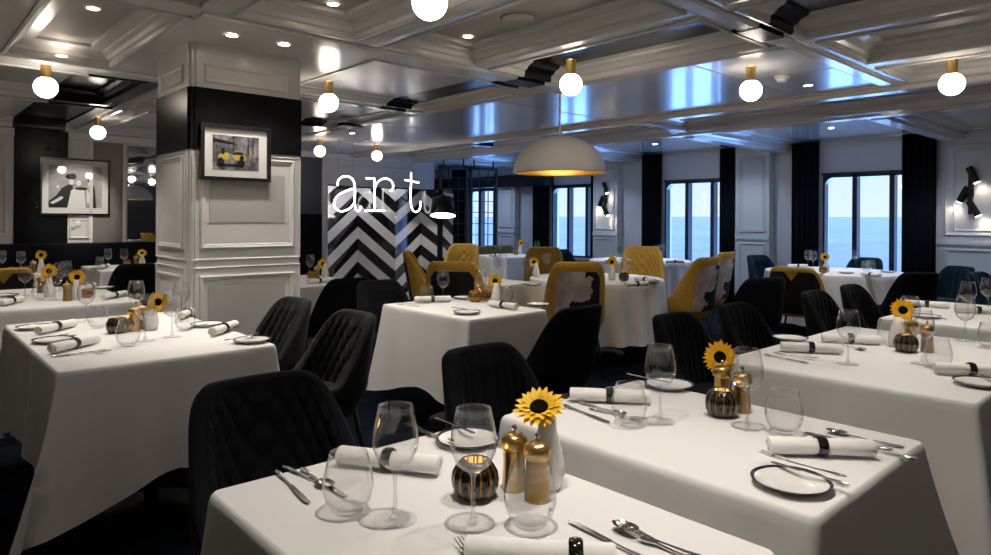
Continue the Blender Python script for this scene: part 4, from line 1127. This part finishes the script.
# ------------------------------------------------------------------ middle front table (D2)
tumbler(629, 425, 'water tumbler at the left of the middle front table'); tumbler(784, 433, 'water tumbler right of the sunflower on the middle front table')
wine(660, 422, 'wine glass left of the sunflower on the middle front table'); wine(747, 427, 'wine glass right of the sunflower on the middle front table')
candle(722, 416, 'dark ribbed candle holder below the sunflower on the middle front table')
mill(722, 404, 'brass mill rising behind the candle on the middle front table'); mill(742, 412, 'brass mill behind the right wine glass on the middle front table', 'brassdark')
flower(733, 402, 720, 357, 'white bud vase behind the mills of the middle front table', 'sunflower facing us on the middle front table', tilt=78)
napkin((570, 395), (650, 398), 'rolled napkin at the back left of the middle front table'); napkin((760, 446), (882, 450), 'rolled napkin at the right of the middle front table')
plate(669, 386, 'bread plate at the far side of the middle front table'); plate(791, 484, 'bread plate at the near corner of the middle front table')
cut('butter', (632, 380), (672, 388), 'butter knife on the far plate of the middle front table', z=ZT+.0175)
cut('fork', (842, 484), (758, 461), 'fork lying on the near plate of the middle front table', z=ZT+.018); cut('butter', (838, 490), (766, 468), 'butter knife on the near plate of the middle front table', z=ZT+.0175)
cut('knife', (563, 405), (610, 423), 'left knife at the back corner of the middle front table'); cut('spoon', (585, 404), (625, 416), 'spoon at the back corner of the middle front table'); cut('fork', (600, 411), (640, 420), 'fork pointing at the left tumbler of the middle front table')
cut('knife', (898, 451), (800, 432), 'knife beside the right napkin of the middle front table'); cut('spoon', (900, 447), (822, 430), 'spoon behind the right napkin of the middle front table')
cut('fork', (895, 455), (845, 444), 'fork handle beyond the right napkin of the middle front table')
# ------------------------------------------------------------------ long right table (D3)
wine(848, 364, 'wine glass left of the sunflower on the long right table'); wine(922, 364, 'wine glass right of the candle on the long right table'); wine(910, 342, 'wine glass just behind the sunflower on the long right table')
tumbler(889, 344, 'water tumbler left of the sunflower on the long right table'); tumbler(938, 368, 'water tumbler at the right of the long right table')
candle(906, 352, 'dark ribbed candle holder on the long right table'); mill(911, 346, 'brass mill behind the candle on the long right table'); mill(927, 352, 'brass mill right of the candle on the long right table', 'brassdark')
flower(897, 347, 903, 310, 'white bud vase on the long right table', 'sunflower facing us on the long right table', tilt=80)
napkin((778, 347), (845, 350), 'rolled napkin at the left end of the long right table'); napkin((940, 369), (1003, 372), 'rolled napkin at the right frame edge on the long right table')
napkin((822, 338), (880, 341), 'rolled napkin behind the left wine glass on the long right table')
plate(980, 384, 'bread plate at the right frame edge on the long right table'); plate(790, 339, 'bread plate at the far corner of the long right table')
cut('fork', (1008, 388), (945, 370), 'fork on the plate at the right frame edge', z=ZT+.018)
cut('knife', (762, 354), (812, 364), 'knife at the left end of the long right table'); cut('fork', (770, 352), (825, 361), 'fork at the left end of the long right table'); cut('spoon', (835, 343), (870, 352), 'spoon near the left wine glass of the long right table')
wine(965, 341, 'wine glass at the far right end of the long right table'); tumbler(990, 348, 'water tumbler cut by the right frame edge')
# far right table (D8)
napkin((905, 303), (950, 306), 'rolled napkin on the far right table, left end'); napkin((958, 310), (1000, 312), 'rolled napkin on the far right table, right end')
plate(925, 317, 'bread plate at the front of the far right table'); wine(988, 312, 'wine glass on the far right table'); wine(968, 318, 'wine glass left of the other one on the far right table')
cut('knife', (915, 314), (950, 320), 'knife at the front of the far right table')
# ------------------------------------------------------------------ long left table (D4)
plate(35, 328, 'bread plate at the far left corner of the long left table'); plate(53, 341, 'bread plate below the far napkin of the long left table')
napkin((30, 333), (80, 322), 'left far napkin of the long left table'); napkin((50, 350), (97, 339), 'left near napkin of the long left table')
napkin((206, 335), (240, 323), 'right near napkin of the long left table'); napkin((178, 318), (196, 309), 'right far napkin of the long left table')
plate(207, 325, 'bread plate between the right napkins of the long left table'); plate(252, 341, 'bread plate at the right corner of the long left table')
cut('knife', (52, 357), (105, 350), 'knife nearest the left corner of the long left table'); cut('fork', (60, 356), (112, 352), 'fork nearest the left corner of the long left table')
cut('knife', (30, 342), (72, 333), 'knife between the left napkins of the long left table'); cut('spoon', (48, 344), (80, 335), 'spoon between the left napkins of the long left table')
cut('butter', (228, 334), (268, 340), 'butter knife on the right corner plate of the long left table', z=ZT+.0175); cut('fork', (222, 345), (262, 337), 'fork beside the right corner plate of the long left table', z=ZT+.018)
cut('knife', (185, 330), (215, 322), 'knife left of the middle plate on the long left table')
wine(86, 322, 'leftmost wine glass on the long left table'); wine(136, 320, 'wine glass behind the sunflower on the long left table'); wine(145, 341, 'wine glass in front of the sunflower vase on the long left table')
wine(172, 337, 'rightmost wine glass on the long left table'); wine(181, 322, 'wine glass next to the far right napkin on the long left table')
tumbler(98, 328, 'water tumbler beside the leftmost wine glass'); tumbler(128, 346, 'water tumbler in front of the candles on the long left table'); tumbler(185, 330, 'water tumbler beside the rightmost wine glass')
candle(117, 333, 'left dark candle holder on the long left table'); candle(129, 331, 'right golden candle holder on the long left table', 'gold', sc=.9)
mill(134, 331, 'brass mill right of the candles on the long left table'); mill(141, 329, 'aged brass mill by the sunflower vase on the long left table', 'brassdark')
flower(151, 330, 158, 302, 'white bud vase on the long left table', 'sunflower before the column on the long left table', tilt=80)
# ------------------------------------------------------------------ left table behind (D6)
napkin((0, 304), (22, 299), 'rolled napkin at the left frame edge on the table behind'); plate(5, 296, 'bread plate at the left frame edge on the table behind')
wine(25, 296, 'leftmost wine glass on the table behind'); wine(55, 300, 'wine glass right of the first sunflower on the table behind'); tumbler(40, 300, 'water tumbler below the first sunflower on the table behind')
flower(49, 297, 49, 271, 'left white bud vase on the table behind', 'left sunflower on the table behind the long one', tilt=85); flower(76, 300, 77, 277, 'right white bud vase on the table behind', 'right sunflower on the table behind the long one', tilt=85)
mill(67, 301, 'aged brass mill left of the right vase on the table behind', 'brassdark'); mill(41, 293, 'aged brass mill left of the left vase on the table behind', 'brassdark')
candle(87, 298, 'candle glowing right of the right vase on the table behind', 'gold', sc=.85); plate(103, 288, 'bread plate at the back right of the table behind'); napkin((100, 298), (128, 293), 'rolled napkin at the right of the table behind')
napkin((84, 290), (96, 284), 'rolled napkin behind the right sunflower on the table behind'); wine(60, 291, 'wine glass between the two sunflowers on the table behind'); wine(66, 288, 'wine glass nearer the right sunflower on the table behind')
# table D7b, D7
wine(2, 272, 'wine glass at the left frame edge on the far left table'); wine(21, 273, 'wine glass left of the sunflower on the far left table'); candle(11, 273, 'lit candle on the far left table', 'gold', sc=.8)
flower(41, 273, 41, 255, 'white bud vase on the far left table', 'small distant sunflower on the far left table', tilt=85); mill(33, 273, 'aged brass mill on the far left table', 'brassdark')
wine(108, 268, 'left wine glass on the small table by the mirror'); wine(124, 268, 'right wine glass on the small table by the mirror'); tumbler(100, 267, 'water tumbler on the small table by the mirror')
napkin((96, 268), (112, 265), 'rolled napkin on the small table by the mirror'); plate(98, 269, 'bread plate on the small table by the mirror')
flower(142, 266, 142, 253, 'white bud vase on the small table by the mirror', 'small distant sunflower left of the column', tilt=55); candle(127, 265, 'lit candle on the small table by the mirror', 'gold', sc=.8); mill(136, 266, 'mill on the small table by the mirror', 'brassdark')
# table D9
wine(310, 277, 'wine glass just right of the column'); flower(325, 278, 323, 264, 'white bud vase just right of the column', 'small sunflower just right of the column', tilt=80); candle(311, 278, 'lit candle just right of the column', 'gold', sc=.8)
mill(317, 279, 'mill just right of the column', 'brassdark'); napkin((308, 282), (330, 280), 'rolled napkin just right of the column')
# ------------------------------------------------------------------ centre square table (D5)
napkin((408, 300), (457, 299), 'rolled napkin at the left of the square centre table'); napkin((487, 303), (520, 308), 'rolled napkin at the right of the square centre table')
tumbler(427, 303, 'water tumbler on the left napkin side of the square centre table'); wine(443, 302, 'left wine glass on the square centre table'); wine(480, 302, 'right wine glass on the square centre table')
candle(475, 302, 'golden ribbed candle holder on the square centre table', 'gold'); candle(487, 298, 'second golden candle holder on the square centre table', 'gold', sc=.8)
flower(496, 303, 495, 281, 'white bud vase on the square centre table', 'sunflower in the middle of the square centre table', tilt=82)
tumbler(506, 303, 'water tumbler right of the vase on the square centre table'); plate(467, 313, 'bread plate at the front corner of the square centre table'); plate(464, 298, 'bread plate behind the left wine glass on the square centre table')
cut('knife', (482, 314), (448, 310), 'knife on the front plate of the square centre table', z=ZT+.018); cut('knife', (395, 304), (422, 307), 'knife at the left corner of the square centre table'); cut('fork', (400, 303), (425, 305), 'fork at the left corner of the square centre table')
plate(538, 305, 'bread plate at the right corner of the square centre table'); cut('butter', (522, 305), (545, 309), 'butter knife at the right corner of the square centre table')
# narrow centre table (D11)
wine(527, 280, 'wine glass left of the sunflower on the narrow centre table'); wine(546, 274, 'wine glass right of the sunflower on the narrow centre table'); flower(536, 277, 534, 262, 'white bud vase on the narrow centre table', 'sunflower on the narrow centre table', tilt=85)
wine(497, 277, 'left wine glass on the narrow centre table'); wine(503, 276, 'second wine glass from the left on the narrow centre table'); plate(532, 285, 'bread plate on the narrow centre table'); cut('knife', (510, 286), (525, 284), 'knife on the narrow centre table')
# round table among yellow chairs
wine(618, 276, 'left wine glass on the round table among yellow chairs'); wine(622, 283, 'front wine glass on the round table among yellow chairs'); wine(628, 279, 'right wine glass on the round table among yellow chairs')
flower(612, 280, 612, 262, 'white bud vase on the round table among yellow chairs', 'sunflower behind the printed armchair', tilt=80); candle(624, 281, 'black candle holder on the round table among yellow chairs')
napkin((628, 285), (645, 284), 'front napkin on the round table among yellow chairs'); napkin((636, 279), (655, 281), 'right napkin on the round table among yellow chairs'); plate(652, 282, 'bread plate on the round table among yellow chairs')
# right window table
flower(826, 272, 825, 257, 'white bud vase at the right window table', 'sunflower at the right window table', tilt=85); candle(823, 273, 'golden candle holder at the right window table', 'gold', sc=.9)
wine(808, 268, 'left wine glass at the right window table'); wine(813, 269, 'second wine glass at the right window table'); wine(856, 268, 'right wine glass at the right window table'); tumbler(866, 271, 'right water tumbler at the right window table'); tumbler(871, 270, 'rightmost water tumbler at the right window table')
napkin((790, 266), (805, 266), 'left napkin at the right window table'); napkin((806, 273), (822, 275), 'front napkin at the right window table'); napkin((862, 274), (880, 276), 'right napkin at the right window table'); plate(846, 273, 'bread plate at the right window table'); plate(888, 272, 'bread plate at the right rim of the right window table')
# middle window table
flower(628, 261, 629, 249, 'white bud vase at the middle window table', 'small sunflower at the middle window table', tilt=85)
wine(620, 262, 'left wine glass at the middle window table'); wine(636, 260, 'second wine glass at the middle window table'); wine(656, 261, 'third wine glass at the middle window table'); wine(662, 260, 'rightmost wine glass at the middle window table'); tumbler(613, 261, 'left water tumbler at the middle window table')
napkin((600, 263), (612, 262), 'left napkin at the middle window table'); napkin((668, 262), (682, 262), 'right napkin at the middle window table')
# blue lit table
flower(520, 254, 521, 243, 'white bud vase at the blue lit table', 'tiny sunflower at the blue lit table', tilt=85)
wine(500, 255, 'left wine glass at the blue lit table'); wine(513, 254, 'second wine glass at the blue lit table'); wine(526, 254, 'third wine glass at the blue lit table'); wine(537, 254, 'rightmost wine glass at the blue lit table'); candle(516, 255, 'lit candle at the blue lit table', 'gold', sc=.8)
napkin((488, 256), (500, 255), 'rolled napkin at the blue lit table')

# ------------------------------------------------------------------ outside
sea = struct('sea', mesh('sea', [(-2900, -6000, 0), (5000, -6000, 0), (5000, 6000, 0), (-2900, 6000, 0)], [(0, 1, 2, 3)]), M['sea'])  # near water left out so the added glow from below gets in
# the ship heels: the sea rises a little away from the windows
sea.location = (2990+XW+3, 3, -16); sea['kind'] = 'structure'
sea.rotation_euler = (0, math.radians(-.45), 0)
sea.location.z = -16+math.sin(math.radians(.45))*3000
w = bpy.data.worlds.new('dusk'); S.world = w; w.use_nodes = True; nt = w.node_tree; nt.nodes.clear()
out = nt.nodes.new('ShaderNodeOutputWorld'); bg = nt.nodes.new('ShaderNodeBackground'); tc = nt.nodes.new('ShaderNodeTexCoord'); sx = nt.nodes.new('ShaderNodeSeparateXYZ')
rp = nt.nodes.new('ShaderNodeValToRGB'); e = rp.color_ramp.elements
e[0].position = 0.40; e[0].color = (1.3, 2.8, 6.8, 1); e[1].position = 1.0; e[1].color = (.6, 1.1, 2.3, 1)  # overbright blue below the horizon, added to light the ceiling
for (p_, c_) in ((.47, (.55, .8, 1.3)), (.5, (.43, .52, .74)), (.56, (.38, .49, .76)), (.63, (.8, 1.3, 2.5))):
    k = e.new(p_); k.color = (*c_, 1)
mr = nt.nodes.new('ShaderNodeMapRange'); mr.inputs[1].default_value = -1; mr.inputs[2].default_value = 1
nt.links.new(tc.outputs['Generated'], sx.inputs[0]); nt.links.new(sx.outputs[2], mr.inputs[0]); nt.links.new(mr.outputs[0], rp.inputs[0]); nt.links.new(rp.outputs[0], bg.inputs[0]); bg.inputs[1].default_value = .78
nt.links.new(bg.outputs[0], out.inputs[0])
# room lamps behind the camera that the ceiling and the cloths pick up
for (x, y) in ((-.6, -.9), (1.0, -1.2), (2.9, -1.4), (5.0, -1.2), (-.9, 2.2), (-.9, 4.4), (6.3, -.6)):
    t = thing('globe_ceiling_light', 'brass globe ceiling light out of the picture behind the camera', 'ceiling light', (x, y, ZS-.002), group='globe lights behind the camera')
    link('socket', sm, None, t); link('globe', gm, None, t)

# ------------------------------------------------------------------ camera and colour
cd = bpy.data.cameras.new('camera'); cam = bpy.data.objects.new('camera', cd); COL.objects.link(cam); S.camera = cam
cd.sensor_width = 36; cd.sensor_fit = 'HORIZONTAL'; cd.lens = F*36/991; cd.shift_y = -(277.5-Y0)/991; cd.clip_start = .05; cd.clip_end = 10000
cam.location = (0, 0, HC)
cam.rotation_mode = 'QUATERNION'
cam.rotation_quaternion = (Matrix.Rotation(TH-PI/2, 3, 'Z') @ Matrix.Rotation(PI/2, 3, 'X') @ Matrix.Rotation(RO, 3, 'Z')).to_quaternion()
vs = S.view_settings; vs.view_transform = 'Standard'; vs.look = 'None'; vs.gamma = 1; vs.use_curve_mapping = False; vs.exposure = 1.4
cy = S.cycles; cy.max_bounces = 8; cy.diffuse_bounces = 3; cy.glossy_bounces = 4; cy.transparent_max_bounces = 24; cy.transmission_bounces = 4
cy.sample_clamp_indirect = 4; cy.caustics_reflective = False; cy.caustics_refractive = False; cy.use_denoising = True
